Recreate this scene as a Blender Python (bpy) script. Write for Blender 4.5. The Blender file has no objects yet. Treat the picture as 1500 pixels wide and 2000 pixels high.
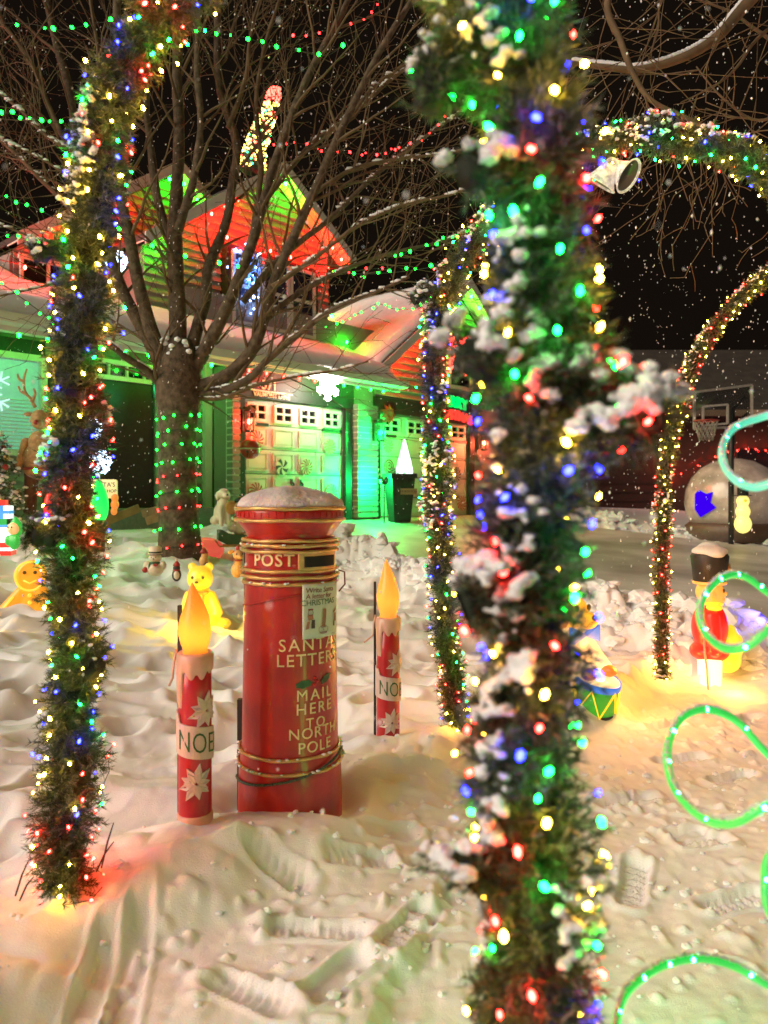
import bpy, bmesh, math, random
import numpy as np
from mathutils import Vector, Matrix

random.seed(7)
RNG = np.random.default_rng(7)
SC = bpy.context.scene
COL = SC.collection
R = math.radians

# ------------------------------------------------------------------ camera, sky, sun, exposure
F, CX, HY, ZC = 1450.0, 750.0, 965.0, 1.37      # focal length in photo pixels, optical axis, eye height
cam = bpy.data.cameras.new('camera')
cam.sensor_fit = 'HORIZONTAL'
cam.sensor_width = 36.0
cam.lens = F / 1500 * 36
cam.shift_y = -(1000 - HY) / 1500
cam.clip_start, cam.clip_end = 0.05, 500
cam.dof.use_dof = True
cam.dof.focus_distance = 4.4
cam.dof.aperture_fstop = 3.6
camo = bpy.data.objects.new('camera', cam)
COL.objects.link(camo)
camo.location = (0, 0, ZC)
camo.rotation_euler = (R(90), 0, 0)
SC.camera = camo

world = bpy.data.worlds.new('World')
SC.world = world
world.use_nodes = True
bg = world.node_tree.nodes['Background']
bg.inputs[0].default_value = (0.0060, 0.0040, 0.0026, 1)
bg.inputs[1].default_value = 1.0

sun = bpy.data.lights.new('sun', 'SUN')            # soft glow of the street and the neighbourhood
sun.energy = 3.3
sun.angle = R(42)
sun.color = (1.0, 0.84, 0.66)
suno = bpy.data.objects.new('sun', sun)
COL.objects.link(suno)
suno.rotation_euler = Vector((0.72, 0.46, -0.44)).to_track_quat('-Z', 'Y').to_euler()

SC.view_settings.view_transform = 'Standard'
SC.view_settings.look = 'None'
SC.view_settings.exposure = 0.08
SC.view_settings.gamma = 1.0
cy = SC.cycles
cy.use_denoising = True
cy.max_bounces = 6
cy.diffuse_bounces = 3
cy.glossy_bounces = 3
cy.transmission_bounces = 4
cy.transparent_max_bounces = 6
cy.sample_clamp_indirect = 3.0
cy.sample_clamp_direct = 0.0
cy.use_light_tree = True
cy.caustics_reflective = False
cy.caustics_refractive = False

# ------------------------------------------------------------------ frames of reference
A48 = R(48)
UX, UY = math.cos(A48), math.sin(A48)              # along the house front, away to the right
NX, NY = UY, -UX                                    # out of the house front, towards the street
P0X, P0Y = (475 - CX) / F * 12.8, 12.8              # left foot of the first garage door


def W(px, py, d):
    return Vector(((px - CX) / F * d, d, ZC + (HY - py) / F * d))


def H(s, t, z):
    return Vector((P0X + s * UX + t * NX, P0Y + s * UY + t * NY, z))


HM = Matrix(((UX, NX, 0, P0X), (UY, NY, 0, P0Y), (0, 0, 1, 0), (0, 0, 0, 1)))   # local (s, t, z) -> world


# ------------------------------------------------------------------ mesh helpers
def obj(name, me, mat=None, parent=None, smooth=True):
    o = bpy.data.objects.new(name, me)
    COL.objects.link(o)
    if mat is not None:
        me.materials.clear()
        me.materials.append(mat)
    if smooth:
        me.polygons.foreach_set('use_smooth', [True] * len(me.polygons))
    if parent is not None:
        o.parent = parent
        o.matrix_parent_inverse = Matrix.Translation(parent.location).inverted()
    return o


def place(o, parent):
    o.parent = parent
    o.matrix_parent_inverse = Matrix.Translation(parent.location).inverted()
    return o


def tag(o, label, cat, group=None, kind=None):
    if label:
        o['label'] = label
    if cat:
        o['category'] = cat
    if group:
        o['group'] = group
    if kind:
        o['kind'] = kind
    return o


def thing(name, label, cat, loc=(0, 0, 0), group=None):
    o = bpy.data.objects.new(name, None)
    COL.objects.link(o)
    o.location = loc
    o.empty_display_size = 0.1
    return tag(o, label, cat, group)


class MB:
    def __init__(self):
        self.v, self.f = [], []

    def add(self, vs, fs, M=None):
        n = len(self.v)
        if M is not None:
            vs = [M @ Vector(p) for p in vs]
        self.v.extend([tuple(p) for p in vs])
        self.f.extend([tuple(i + n for i in q) for q in fs])
        return self

    def box(self, c, s, M=None):
        x, y, z = c
        a, b, d = s[0] / 2, s[1] / 2, s[2] / 2
        vs = [(x + i * a, y + j * b, z + k * d) for k in (-1, 1) for j in (-1, 1) for i in (-1, 1)]
        return self.add(vs, [(0, 2, 3, 1), (4, 5, 7, 6), (0, 1, 5, 4), (2, 6, 7, 3), (0, 4, 6, 2), (1, 3, 7, 5)], M)

    def bar(self, p, q, w, h=None):
        p, q = Vector(p), Vector(q)
        d = q - p
        M = Matrix.Translation((p + q) / 2) @ d.to_track_quat('Z', 'Y').to_matrix().to_4x4()
        return self.box((0, 0, 0), (w, h or w, d.length), M)

    def tube(self, pts, rad, n=6, caps=True, closed=False):
        pts = [Vector(p) for p in pts]
        m = len(pts)
        if not hasattr(rad, '__len__'):
            rad = [rad] * m
        vs, fs = [], []
        up = Vector((0, 0, 1))
        prev = None
        for i, p in enumerate(pts):
            if closed:
                d = pts[(i + 1) % m] - pts[i - 1]
            else:
                d = pts[min(i + 1, m - 1)] - pts[max(i - 1, 0)]
            if d.length < 1e-9:
                d = Vector((0, 0, 1))
            d.normalize()
            if prev is None:
                a = d.cross(up)
                if a.length < 1e-3:
                    a = d.cross(Vector((1, 0, 0)))
            else:
                a = prev - d * prev.dot(d)
                if a.length < 1e-6:
                    a = d.cross(up)
            a.normalize()
            prev = a
            b = d.cross(a)
            for k in range(n):
                w = 2 * math.pi * k / n
                vs.append(p + (a * math.cos(w) + b * math.sin(w)) * rad[i])
        for i in range(m if closed else m - 1):
            i2 = (i + 1) % m
            for k in range(n):
                k2 = (k + 1) % n
                fs.append((i * n + k, i * n + k2, i2 * n + k2, i2 * n + k))
        if caps and not closed:
            fs.append(tuple(range(n - 1, -1, -1)))
            fs.append(tuple((m - 1) * n + k for k in range(n)))
        return self.add(vs, fs)

    def lathe(self, prof, c=(0, 0, 0), n=24, M=None, a0=0.0, a1=2 * math.pi, cap=True):
        vs, fs = [], []
        full = abs(a1 - a0 - 2 * math.pi) < 1e-6
        m = n if full else n + 1
        for r, z in prof:
            for k in range(m):
                w = a0 + (a1 - a0) * k / n
                vs.append((c[0] + r * math.cos(w), c[1] + r * math.sin(w), c[2] + z))
        for i in range(len(prof) - 1):
            for k in range(n):
                k2 = (k + 1) % m
                fs.append((i * m + k, i * m + k2, (i + 1) * m + k2, (i + 1) * m + k))
        if full and cap:
            if prof[0][0] > 1e-6:
                fs.append(tuple(range(m - 1, -1, -1)))
            if prof[-1][0] > 1e-6:
                fs.append(tuple((len(prof) - 1) * m + k for k in range(m)))
        return self.add(vs, fs, M)

    def ico(self, c, r, sub=2, jit=0.0, M=None, flat=None):
        vs, fs = ICO[sub]
        if not hasattr(r, '__len__'):
            r = (r, r, r)
        out = []
        for x, y, z in vs:
            k = 1 + (random.uniform(-jit, jit) if jit else 0)
            zz = z * k
            if flat is not None and zz < flat:
                zz = flat
            out.append((c[0] + x * r[0] * k, c[1] + y * r[1] * k, c[2] + zz * r[2]))
        return self.add(out, fs, M)

    def prism(self, poly, d0, d1, M=None, axis='y'):
        """poly in (x, z), extruded along y from d0 to d1"""
        n = len(poly)
        vs = [(x, d0, z) for x, z in poly] + [(x, d1, z) for x, z in poly]
        fs = [tuple(range(n)), tuple(range(2 * n - 1, n - 1, -1))]
        fs += [(i, i + n, (i + 1) % n + n, (i + 1) % n) for i in range(n)]
        return self.add(vs, fs, M)

    def mesh(self, name='m', M=None):
        me = bpy.data.meshes.new(name)
        me.from_pydata(self.v, [], self.f)
        if M is not None:
            me.transform(M)
        return me

    def build(self, name, mat, parent=None, smooth=True, M=None, fix=True):
        me = self.mesh(name, M)
        if fix:
            bm = bmesh.new()
            bm.from_mesh(me)
            bmesh.ops.recalc_face_normals(bm, faces=bm.faces)
            bm.to_mesh(me)
            bm.free()
        return obj(name, me, mat, parent, smooth)


def _ico(sub):
    bm = bmesh.new()
    bmesh.ops.create_icosphere(bm, subdivisions=sub, radius=1)
    bm.verts.ensure_lookup_table()
    v = [tuple(x.co) for x in bm.verts]
    f = [tuple(y.index for y in x.verts) for x in bm.faces]
    bm.free()
    return v, f


ICO = {k: _ico(k) for k in (1, 2, 3, 4)}


def fuse(name, balls, mat, parent, M=None, voxel=0.012, smooth_it=6, extra=None):
    """ellipsoids (centre, radii) melted into one continuous skin"""
    mb = MB()
    for b in balls:
        c, r = b[0], b[1]
        if len(b) > 2:                      # limb: from c to r with radii b[2], b[3]
            p, q = Vector(c), Vector(r)
            for i in range(9):
                k = i / 8
                mb.ico(p.lerp(q, k), b[2] + (b[3] - b[2]) * k, 2)
        else:
            mb.ico(c, r, 3)
    if extra:
        extra(mb)
    me = mb.mesh(name)
    tmp = bpy.data.objects.new('tmp', me)
    COL.objects.link(tmp)
    m = tmp.modifiers.new('r', 'REMESH')
    m.mode = 'VOXEL'
    m.voxel_size = voxel
    m2 = tmp.modifiers.new('s', 'SMOOTH')
    m2.iterations = smooth_it
    m2.factor = 0.5
    dg = bpy.context.evaluated_depsgraph_get()
    out = bpy.data.meshes.new_from_object(tmp.evaluated_get(dg))
    bpy.data.objects.remove(tmp)
    bpy.data.meshes.remove(me)
    if M is not None:
        out.transform(M)
    return obj(name, out, mat, parent, True)


def text_mesh(body, size, ext=0.002, align='CENTER', space=1.0, bold=0.0, shear=0.0):
    cu = bpy.data.curves.new('t', 'FONT')
    cu.body = body
    cu.size = size
    cu.extrude = ext
    cu.align_x = align
    cu.align_y = 'CENTER'
    cu.space_character = space
    cu.offset = bold
    cu.shear = shear
    cu.resolution_u = 3
    o = bpy.data.objects.new('t', cu)
    COL.objects.link(o)
    dg = bpy.context.evaluated_depsgraph_get()
    me = bpy.data.meshes.new_from_object(o.evaluated_get(dg))
    bpy.data.objects.remove(o)
    bpy.data.curves.remove(cu)
    return me


# ------------------------------------------------------------------ materials
MATS = {}


def mat(name, col, rough=0.6, emit=None, strength=0.0, metal=0.0, var=0.12, scale=18.0, bump=0.0, bscale=60.0,
        coat=0.0, spec=0.5, trans=0.0, col2=None, alpha=1.0, coords='Object', island=None):
    if name in MATS:
        return MATS[name]
    m = bpy.data.materials.new(name)
    m.use_nodes = True
    nt = m.node_tree
    b = nt.nodes['Principled BSDF']
    L = nt.links.new
    tc = nt.nodes.new('ShaderNodeTexCoord')
    nz = nt.nodes.new('ShaderNodeTexNoise')
    nz.inputs['Scale'].default_value = scale
    nz.inputs['Detail'].default_value = 5
    L(tc.outputs[coords], nz.inputs['Vector'])
    ramp = nt.nodes.new('ShaderNodeValToRGB')
    c = Vector(col[:3])
    lo = c * (1 - var)
    hi = Vector(col2[:3]) if col2 else c * (1 + var)
    ramp.color_ramp.elements[0].position = 0.32
    ramp.color_ramp.elements[1].position = 0.68
    ramp.color_ramp.elements[0].color = (*lo, 1)
    ramp.color_ramp.elements[1].color = (*[min(x, 0.95) for x in hi], 1)
    L(nz.outputs[0], ramp.inputs[0])
    out = ramp.outputs[0]
    if island:
        g = nt.nodes.new('ShaderNodeNewGeometry')
        r2 = nt.nodes.new('ShaderNodeValToRGB')
        cr = r2.color_ramp
        while len(cr.elements) < len(island):
            cr.elements.new(0.5)
        for i, cc in enumerate(island):
            cr.elements[i].position = i / max(1, len(island) - 1)
            cr.elements[i].color = (*cc, 1)
        L(g.outputs['Random Per Island'], r2.inputs[0])
        out = r2.outputs[0]
    L(out, b.inputs['Base Color'])
    b.inputs['Roughness'].default_value = rough
    b.inputs['Metallic'].default_value = metal
    b.inputs['Specular IOR Level'].default_value = spec
    b.inputs['Coat Weight'].default_value = coat
    b.inputs['Transmission Weight'].default_value = trans
    b.inputs['Alpha'].default_value = alpha
    if emit is not None:
        b.inputs['Emission Color'].default_value = (*emit, 1)
        b.inputs['Emission Strength'].default_value = strength
    if bump:
        n2 = nt.nodes.new('ShaderNodeTexNoise')
        n2.inputs['Scale'].default_value = bscale
        n2.inputs['Detail'].default_value = 6
        L(tc.outputs[coords], n2.inputs['Vector'])
        bp = nt.nodes.new('ShaderNodeBump')
        bp.inputs['Strength'].default_value = bump
        bp.inputs['Distance'].default_value = 0.006 if name == 'snow_ground' else 0.02
        L(n2.outputs[0], bp.inputs['Height'])
        L(bp.outputs[0], b.inputs['Normal'])
    MATS[name] = m
    return m


def lamp_mat(name, col, strength):
    """bare glowing bulb"""
    if name in MATS:
        return MATS[name]
    m = bpy.data.materials.new(name)
    m.use_nodes = True
    nt = m.node_tree
    nt.nodes.clear()
    e = nt.nodes.new('ShaderNodeEmission')
    e.inputs[0].default_value = (*col, 1)
    e.inputs[1].default_value = strength
    o = nt.nodes.new('ShaderNodeOutputMaterial')
    nt.links.new(e.outputs[0], o.inputs[0])
    MATS[name] = m
    return m


def glow_plastic(name, col, emit, strength, rough=0.35):
    """painted blow-moulded plastic lit by the bulb inside it"""
    return mat(name, col, rough, emit, strength, var=0.08, scale=9, bump=0.05, bscale=25, coat=0.15)


GRN, RED, BLU, YEL, WHT = (0.01, 1.0, 0.13), (1.0, 0.035, 0.02), (0.03, 0.03, 1.0), (1.0, 0.62, 0.12), (0.75, 0.85, 1.0)
SNOW = mat('snow', (0.80, 0.82, 0.86), 0.65, var=0.05, scale=6, bump=0.35, bscale=140, spec=0.3)
SNOW_G = mat('snow_ground', (0.80, 0.81, 0.84), 0.6, var=0.06, scale=1.3, bump=0.55, bscale=230, spec=0.35)
BLACK = mat('black_paint', (0.018, 0.017, 0.017), 0.5, var=0.3)
SIDING = mat('siding_paint', (0.27, 0.265, 0.24), 0.6, var=0.07, scale=3, bump=0.08, bscale=30)
TRIM = mat('white_trim', (0.72, 0.70, 0.64), 0.5, var=0.05, scale=5)
GLASS = mat('dark_glass', (0.012, 0.014, 0.018), 0.06, var=0.2, spec=0.8)
GOLD = mat('gold_paint', (0.62, 0.40, 0.15), 0.34, metal=0.55, var=0.22, scale=14, bump=0.25, bscale=40)
MAILRED = mat('post_red', (0.38, 0.010, 0.006), 0.36, var=0.34, scale=5, bump=0.12, bscale=26, coat=0.30)
CREAM = mat('cream_paint', (0.80, 0.66, 0.36), 0.5, var=0.1)
BARK = mat('bark', (0.10, 0.072, 0.050), 0.85, var=0.45, scale=14, bump=0.9, bscale=32, spec=0.2)
TWIG = mat('twig_bark', (0.13, 0.088, 0.052), 0.8, var=0.3, scale=10, spec=0.2)
WIRE = mat('dark_wire', (0.012, 0.018, 0.012), 0.6, var=0.2)
NEEDLE = mat('garland_needles', (0.03, 0.06, 0.02), 0.55, spec=0.35,
             island=[(0.016, 0.034, 0.014), (0.04, 0.072, 0.028), (0.085, 0.11, 0.05), (0.026, 0.055, 0.026), (0.07, 0.10, 0.045), (0.04, 0.07, 0.03), (0.11, 0.13, 0.08), (0.36, 0.36, 0.32)])
CORE = mat('garland_core', (0.010, 0.016, 0.008), 0.9, var=0.4, bump=0.5)
WOOD = mat('weathered_plank', (0.30, 0.19, 0.10), 0.75, var=0.3, scale=8, bump=0.3)
DARKMETAL = mat('dark_metal', (0.02, 0.02, 0.022), 0.45, var=0.2)


# ------------------------------------------------------------------ numpy noise
def vnoise(x, y, seed=0):
    xi, yi = np.floor(x), np.floor(y)
    fx, fy = x - xi, y - yi
    fx = fx * fx * fx * (fx * (fx * 6 - 15) + 10)
    fy = fy * fy * fy * (fy * (fy * 6 - 15) + 10)

    def h(a, b):
        q = np.sin(a * 127.1 + b * 311.7 + seed * 74.7) * 43758.5453
        return q - np.floor(q)
    a, b, c, d = h(xi, yi), h(xi + 1, yi), h(xi, yi + 1), h(xi + 1, yi + 1)
    return (a * (1 - fx) + b * fx) * (1 - fy) + (c * (1 - fx) + d * fx) * fy


def fbm(x, y, seed=0, oct=4):
    s, a, t = 0, 0.5, 0
    for i in range(oct):
        s = s + a * vnoise(x * 2 ** i, y * 2 ** i, seed + i * 13)
        t += a
        a *= 0.5
    return s / t


def sstep(a, b, x):
    k = np.clip((x - a) / (b - a), 0, 1)
    return k * k * (3 - 2 * k)


# ------------------------------------------------------------------ the snowy ground
def st(x, y):
    return (x - P0X) * UX + (y - P0Y) * UY, (x - P0X) * NX + (y - P0Y) * NY


T_K = [-30, -1, 0, 1.5, 2.9, 4.0, 4.7, 6.0, 7.2, 7.9, 30]
Z_K = [1.1, 0.95, 0.87, 0.80, 0.64, 0.36, 0.26, 0.12, 0.02, 0.0, 0.0]
MAILBOX = (-0.42, 3.26)
prng = np.random.default_rng(3)
PITS = []
for _ in range(420):
    x_, y_ = prng.uniform(-5, 4.2), prng.uniform(2.6, 9.0)
    s_, t_ = (x_ - P0X) * UX + (y_ - P0Y) * UY, (x_ - P0X) * NX + (y_ - P0Y) * NY
    if t_ < 7.9 and s_ < -1.4 and (x_ - MAILBOX[0]) ** 2 + (y_ - MAILBOX[1]) ** 2 > 0.35:
        PITS.append((x_, y_, prng.uniform(0.10, 0.24), prng.uniform(0.07, 0.13), prng.normal(0.35, 0.5), prng.uniform(0.035, 0.095)))
# boot prints on the trodden path: photo position, heading, length, tread
PRINTS = [(1238, 1705, 1.15, 0.30, 1), (1225, 1560, 0.35, 0.31, 1), (1330, 1480, 0.25, 0.32, 1), (1430, 1515, 0.45, 0.30, 1),
          (1345, 1625, 0.25, 0.18, 0), (1375, 1640, 0.2, 0.24, 1), (620, 1815, -0.05, 0.34, 1), (490, 1935, -0.5, 0.30, 1),
          (545, 1735, -0.35, 0.26, 1), (700, 1700, 0.3, 0.28, 1), (760, 1640, 0.5, 0.27, 0), (1440, 1735, 0.3, 0.30, 1),
          (800, 1800, 1.0, 0.30, 1), (250, 1930, 1.75, 0.62, 0), (175, 1960, 1.7, 0.5, 0), (1300, 1415, 0.4, 0.28, 0),
          (1460, 1400, 0.7, 0.26, 1), (660, 1900, 0.9, 0.27, 0), (870, 1700, -0.4, 0.3, 1)]
PRW = []
for px, py, hd, ln, tr in PRINTS:
    d = (ZC + 0.10) * F / (py - HY)
    PRW.append(((px - CX) / F * d, d, hd, ln, tr))


def ground(x, y):
    x = np.asarray(x, float)
    y = np.asarray(y, float)
    s, t = st(x, y)
    z = np.interp(t, T_K, Z_K)
    # smooth the knees a little
    z = 0.5 * z + 0.25 * np.interp(t - 0.45, T_K, Z_K) + 0.25 * np.interp(t + 0.45, T_K, Z_K)
    # right of the drive: neighbour's yard
    lawn = 1 - sstep(-1.0, -0.6, s)
    # sunken trodden path in front of the row of decorations
    wob = (fbm(x * 1.7, y * 1.7, 5) - 0.5) * 0.55
    path = sstep(8.0, 8.35, t + wob) * (1 - sstep(11.5, 12.4, t))
    # a thicker lip of shovelled snow along the edge of the path
    lip = np.exp(-((t + wob - 7.95) / 0.24) ** 2)
    z = z - 0.11 * path + lip * 0.020 * (0.4 + 1.2 * fbm(x * 3.1, y * 3.1, 9)) * lawn + lip * 0.04 * (np.abs(2 * vnoise(x * 7.5, y * 7.5, 11) - 1) - 0.4) * lawn
    # old tracks softened by fresh snow
    wx, wy = x + 0.35 * fbm(x * 1.4, y * 1.4, 21), y + 0.30 * fbm(x * 1.4 + 9, y * 1.4, 22)
    ca, sa = math.cos(0.25), math.sin(0.25)
    rx, ry = ca * wx + sa * wy, -sa * wx + ca * wy
    rid = 1 - np.abs(2 * vnoise(rx * 1.35, ry * 3.6, 31) - 1)
    rid2 = 1 - np.abs(2 * vnoise(rx * 3.1 + 4, ry * 6.3, 33) - 1)
    mid = lawn * (1 - path)
    z = z + mid * (0.085 * (rid ** 2 - 0.3) + 0.030 * (rid2 ** 2 - 0.3)) * sstep(0.2, 1.5, t)
    for (px, py, a, b, an, dp) in PITS:
        c_, s_ = math.cos(an), math.sin(an)
        dx, dy = x - px, y - py
        e = ((c_ * dx + s_ * dy) / a) ** 2 + ((-s_ * dx + c_ * dy) / b) ** 2
        z = z - dp * np.exp(-e ** 1.6) + 0.25 * dp * np.exp(-((np.sqrt(e) - 1.45) / 0.3) ** 2)
    # ploughed lumps beside the drive
    pile = np.exp(-((s + 0.95) / 0.50) ** 2) * sstep(0.6, 1.8, t) * (1 - sstep(10.5, 12, t))
    lump = np.abs(2 * vnoise(x * 3.6, y * 3.6, 41) - 1) * 0.6 + np.abs(2 * vnoise(x * 8, y * 8, 43) - 1) * 0.4
    z = z + pile * (0.16 + 0.34 * lump)
    bank = np.exp(-((s - 8.1) / 0.55) ** 2) * sstep(-1, 0.5, t)
    z = z + bank * (0.16 + 0.30 * lump)
    # the drive lies on top of this sheet
    z = z - 0.10 * sstep(-0.62, -0.5, s) * (1 - sstep(7.3, 7.45, s)) * sstep(-0.5, 0.0, t)
    # packed path: crumbs and scuffs
    scuff = fbm(x * 9, y * 9, 51, 3)
    z = z + path * (0.018 * (fbm(x * 2.3, y * 2.3, 55) - 0.5) + 0.016 * (scuff - 0.5))
    crumb = np.maximum(vnoise(x * 22, y * 22, 57) - 0.70, 0) * fbm(x * 2, y * 2, 58)
    z = z + path * crumb * 0.12
    near = 1 - sstep(4.0, 5.5, y)
    z = z + near * (0.0035 * (vnoise(x * 26, y * 26, 63) - 0.5) + 0.003 * (vnoise(x * 47, y * 47, 64) - 0.5))
    chip = sstep(0.62, 0.70, fbm(x * 5.2, y * 5.2, 66, 3)) * sstep(0.4, 0.6, fbm(x * 1.1 + 3, y * 1.1, 67, 2))
    z = z + path * near * chip * 0.011
    # shelf of fresh snow breaking off towards the lower right
    z = z - path * 0.045 * sstep(-0.02, 0.05, (x - 0.08 - 0.35 * (y - 2.4)) + 0.22 * (fbm(x * 4, y * 4, 59) - 0.5)) * (1 - sstep(2.75, 3.1, y))
    for (px, py, hd, ln, tr) in PRW:
        c_, s_ = math.cos(hd), math.sin(hd)
        dx, dy = x - px, y - py
        a = c_ * dx + s_ * dy
        b = -s_ * dx + c_ * dy
        k = np.clip(a / (ln / 2), -1.3, 1.3)
        hw = 0.052 * (1 - 0.09 * np.cos((k + 0.15) * 3.1)) if ln < 0.5 else 0.045
        q = np.maximum(np.abs(a) / (ln / 2), np.abs(b) / hw)
        e = np.sqrt((a / (ln / 2)) ** 4 + (b / hw) ** 4) ** 0.5
        inside = 1 - sstep(0.86, 1.06, e)
        depth = 0.034 if ln < 0.5 else 0.018
        if tr:
            depth = depth - 0.011 * (np.sin(a * 2 * math.pi / 0.034 + 2.2 * np.abs(b) / hw) > 0.1)
        z = z - inside * depth + 0.012 * np.exp(-((e - 1.22) / 0.14) ** 2)
    # hollow round the post box, snow drifted against the front
    dx, dy = x - MAILBOX[0], y - MAILBOX[1]
    rr = np.sqrt(dx * dx + dy * dy)
    wf = np.exp(-(rr / 0.42) ** 4)
    z = z * (1 - wf) + wf * (0.078 - 0.05 * sstep(-0.15, 0.2, dy) + 0.025 * (fbm(x * 5, y * 5, 62) - 0.5))
    z = z - 0.09 * np.exp(-((rr - 0.25) / 0.075) ** 2) * (1 - sstep(-0.12, -0.22, dy) * 0.85)
    z = z + 0.05 * np.exp(-(((dx - 0.02) / 0.45) ** 2 + ((dy + 0.42) / 0.16) ** 2)) * (0.6 + 0.8 * fbm(x * 6, y * 6, 61))
    # drift round the tree
    tx, ty = x + 2.34, y - 8.45
    z = z + 0.06 * np.exp(-(tx * tx + ty * ty) / 0.5)
    # general softness
    z = z + 0.02 * (fbm(x * 0.9, y * 0.9, 71) - 0.5) + mid * 0.012 * (fbm(x * 7, y * 7, 73) - 0.5)
    return z


def gz(x, y):
    return float(ground(np.array([x]), np.array([y]))[0])


def axis(dense, far0, far1, grow=1.16):
    """dense: (lo, hi, step) list, then growing steps out to the far limits"""
    a = []
    for lo, hi, stp in dense:
        a += list(np.arange(lo, hi, stp))
    st_ = dense[-1][2]
    x = a[-1]
    while x < far1:
        st_ *= grow
        x += st_
        a.append(x)
    st_ = dense[0][2]
    x = a[0]
    pre = []
    while x > far0:
        st_ *= grow
        x -= st_
        pre.append(x)
    return np.array(pre[::-1] + a)


def build_ground():
    xs = axis([(-5.5, -1.7, 0.035), (-1.7, 2.4, 0.011), (2.4, 5.5, 0.035)], -150, 150)
    ys = axis([(1.7, 3.6, 0.0095), (3.6, 6.5, 0.021), (6.5, 11.5, 0.05)], -60, 260)
    X, Y = np.meshgrid(xs, ys)
    Z = ground(X, Y)
    nx, ny = len(xs), len(ys)
    V = np.stack([X, Y, Z], -1).reshape(-1, 3)
    i = np.arange(nx * ny).reshape(ny, nx)
    Q = np.stack([i[:-1, :-1], i[:-1, 1:], i[1:, 1:], i[1:, :-1]], -1).reshape(-1, 4)
    me = bpy.data.meshes.new('snow_ground')
    me.vertices.add(len(V))
    me.vertices.foreach_set('co', V.ravel())
    me.loops.add(len(Q) * 4)
    me.loops.foreach_set('vertex_index', Q.ravel())
    me.polygons.add(len(Q))
    me.polygons.foreach_set('loop_start', np.arange(0, len(Q) * 4, 4))
    me.polygons.foreach_set('loop_total', np.full(len(Q), 4))
    me.update()
    me.validate()
    o = obj('snow_ground', me, SNOW_G)
    tag(o, 'deep trampled snow covering the front yard', None, kind='structure')


build_ground()

# driveway: packed wet snow over concrete
DRIVE = mat('drive_snow', (0.50, 0.47, 0.41), 0.42, var=0.35, scale=0.9, bump=0.25, bscale=20, col2=(0.74, 0.72, 0.68))
mb = MB()
ns, ntt = 40, 60
for i in range(ns + 1):
    for j in range(ntt + 1):
        s_ = -0.7 + 8.15 * i / ns
        t_ = -0.05 + 16 * j / ntt
        mb.v.append(tuple(H(s_, t_, 0.868 - 0.082 * t_ + 0.012 * math.sin(s_ * 2.1 + t_ * 0.7) * math.sin(t_ * 1.3))))
for i in range(ns):
    for j in range(ntt):
        a = i * (ntt + 1) + j
        mb.f.append((a, a + 1, a + ntt + 2, a + ntt + 1))
tag(mb.build('driveway', DRIVE), 'driveway under packed snow leading to the garage', None, kind='structure')


def map_mesh(me, fn):
    n = len(me.vertices)
    a = np.empty(n * 3)
    me.vertices.foreach_get('co', a)
    a = a.reshape(-1, 3)
    out = np.array([tuple(fn(*p)) for p in a])
    me.vertices.foreach_set('co', out.ravel())
    bm = bmesh.new()
    bm.from_mesh(me)
    bmesh.ops.recalc_face_normals(bm, faces=bm.faces)
    bm.to_mesh(me)
    bm.free()
    return me


def lettering(body, size, fn, m, parent, name='lettering', **kw):
    me = map_mesh(text_mesh(body, size, **kw), fn)
    return obj(name, me, m, parent, False)


# ------------------------------------------------------------------ small lamps shared by every string
BULB_MESH = {}


def bulb_mesh(kind, colname, col, strength, r, stretch=1.5):
    key = (kind, colname)
    if key not in BULB_MESH:
        mb = MB()
        mb.ico((0, 0, 0), (r, r, r * stretch), 1)
        me = mb.mesh('bulb_' + kind + '_' + colname)
        me.materials.append(lamp_mat('lamp_%s_%s' % key, col, strength))
        BULB_MESH[key] = me
    return BULB_MESH[key]


def add_bulb(me, p, parent, name='bulb', tilt=True, scale=1.0):
    o = bpy.data.objects.new(name, me)
    COL.objects.link(o)
    o.location = p
    if tilt:
        o.rotation_euler = (random.uniform(-1, 1), random.uniform(-1, 1), random.uniform(0, 6))
    o.scale = (scale,) * 3
    return place(o, parent)


C9 = {'g': bulb_mesh('gable', 'green', (0.0015, 1.0, 0.012), 520, 0.024), 'r': bulb_mesh('gable', 'red', (1.0, 0.003, 0.002), 1100, 0.024)}
C9E = {'g': bulb_mesh('eave', 'green', (0.0015, 1.0, 0.012), 150, 0.024), 'r': bulb_mesh('eave', 'red', (1.0, 0.003, 0.002), 330, 0.024)}

# ------------------------------------------------------------------ the house
house = thing('house', 'two-storey house with gables and garage washed in red and green light', 'house', H(3, -2, 0.8))


def hpart(mb, name, m, smooth=False, parent=house):
    me_ = mb.build(name, m, None, smooth, M=HM)
    if parent is house:
        return place(me_, house)
    me_.parent = parent
    return me_


def siding(parent, t, z0, z1, clip, bh=0.15):
    """lapped boards; clip(z) -> (s0, s1)"""
    z = z0
    while z < z1 - 0.02:
        top = min(z + bh, z1)
        a0, a1 = clip(z)
        b0, b1 = clip(top)
        if a1 - a0 > 0.05:
            b1 = max(b1, b0 + 0.02)
            mb = MB()
            o0, o1 = 0.050, 0.004
            vs = [(a0, t + o0, z), (a1, t + o0, z), (b1, t + o1, top), (b0, t + o1, top),
                  (a0, t - 0.01, z), (a1, t - 0.01, z), (b1, t - 0.01, top), (b0, t - 0.01, top)]
            mb.add(vs, [(0, 1, 2, 3), (5, 4, 7, 6), (0, 4, 5, 1), (3, 2, 6, 7), (0, 3, 7, 4), (1, 5, 6, 2)])
            hpart(mb, 'siding_board', SIDING, parent=parent)
        z += bh


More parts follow.
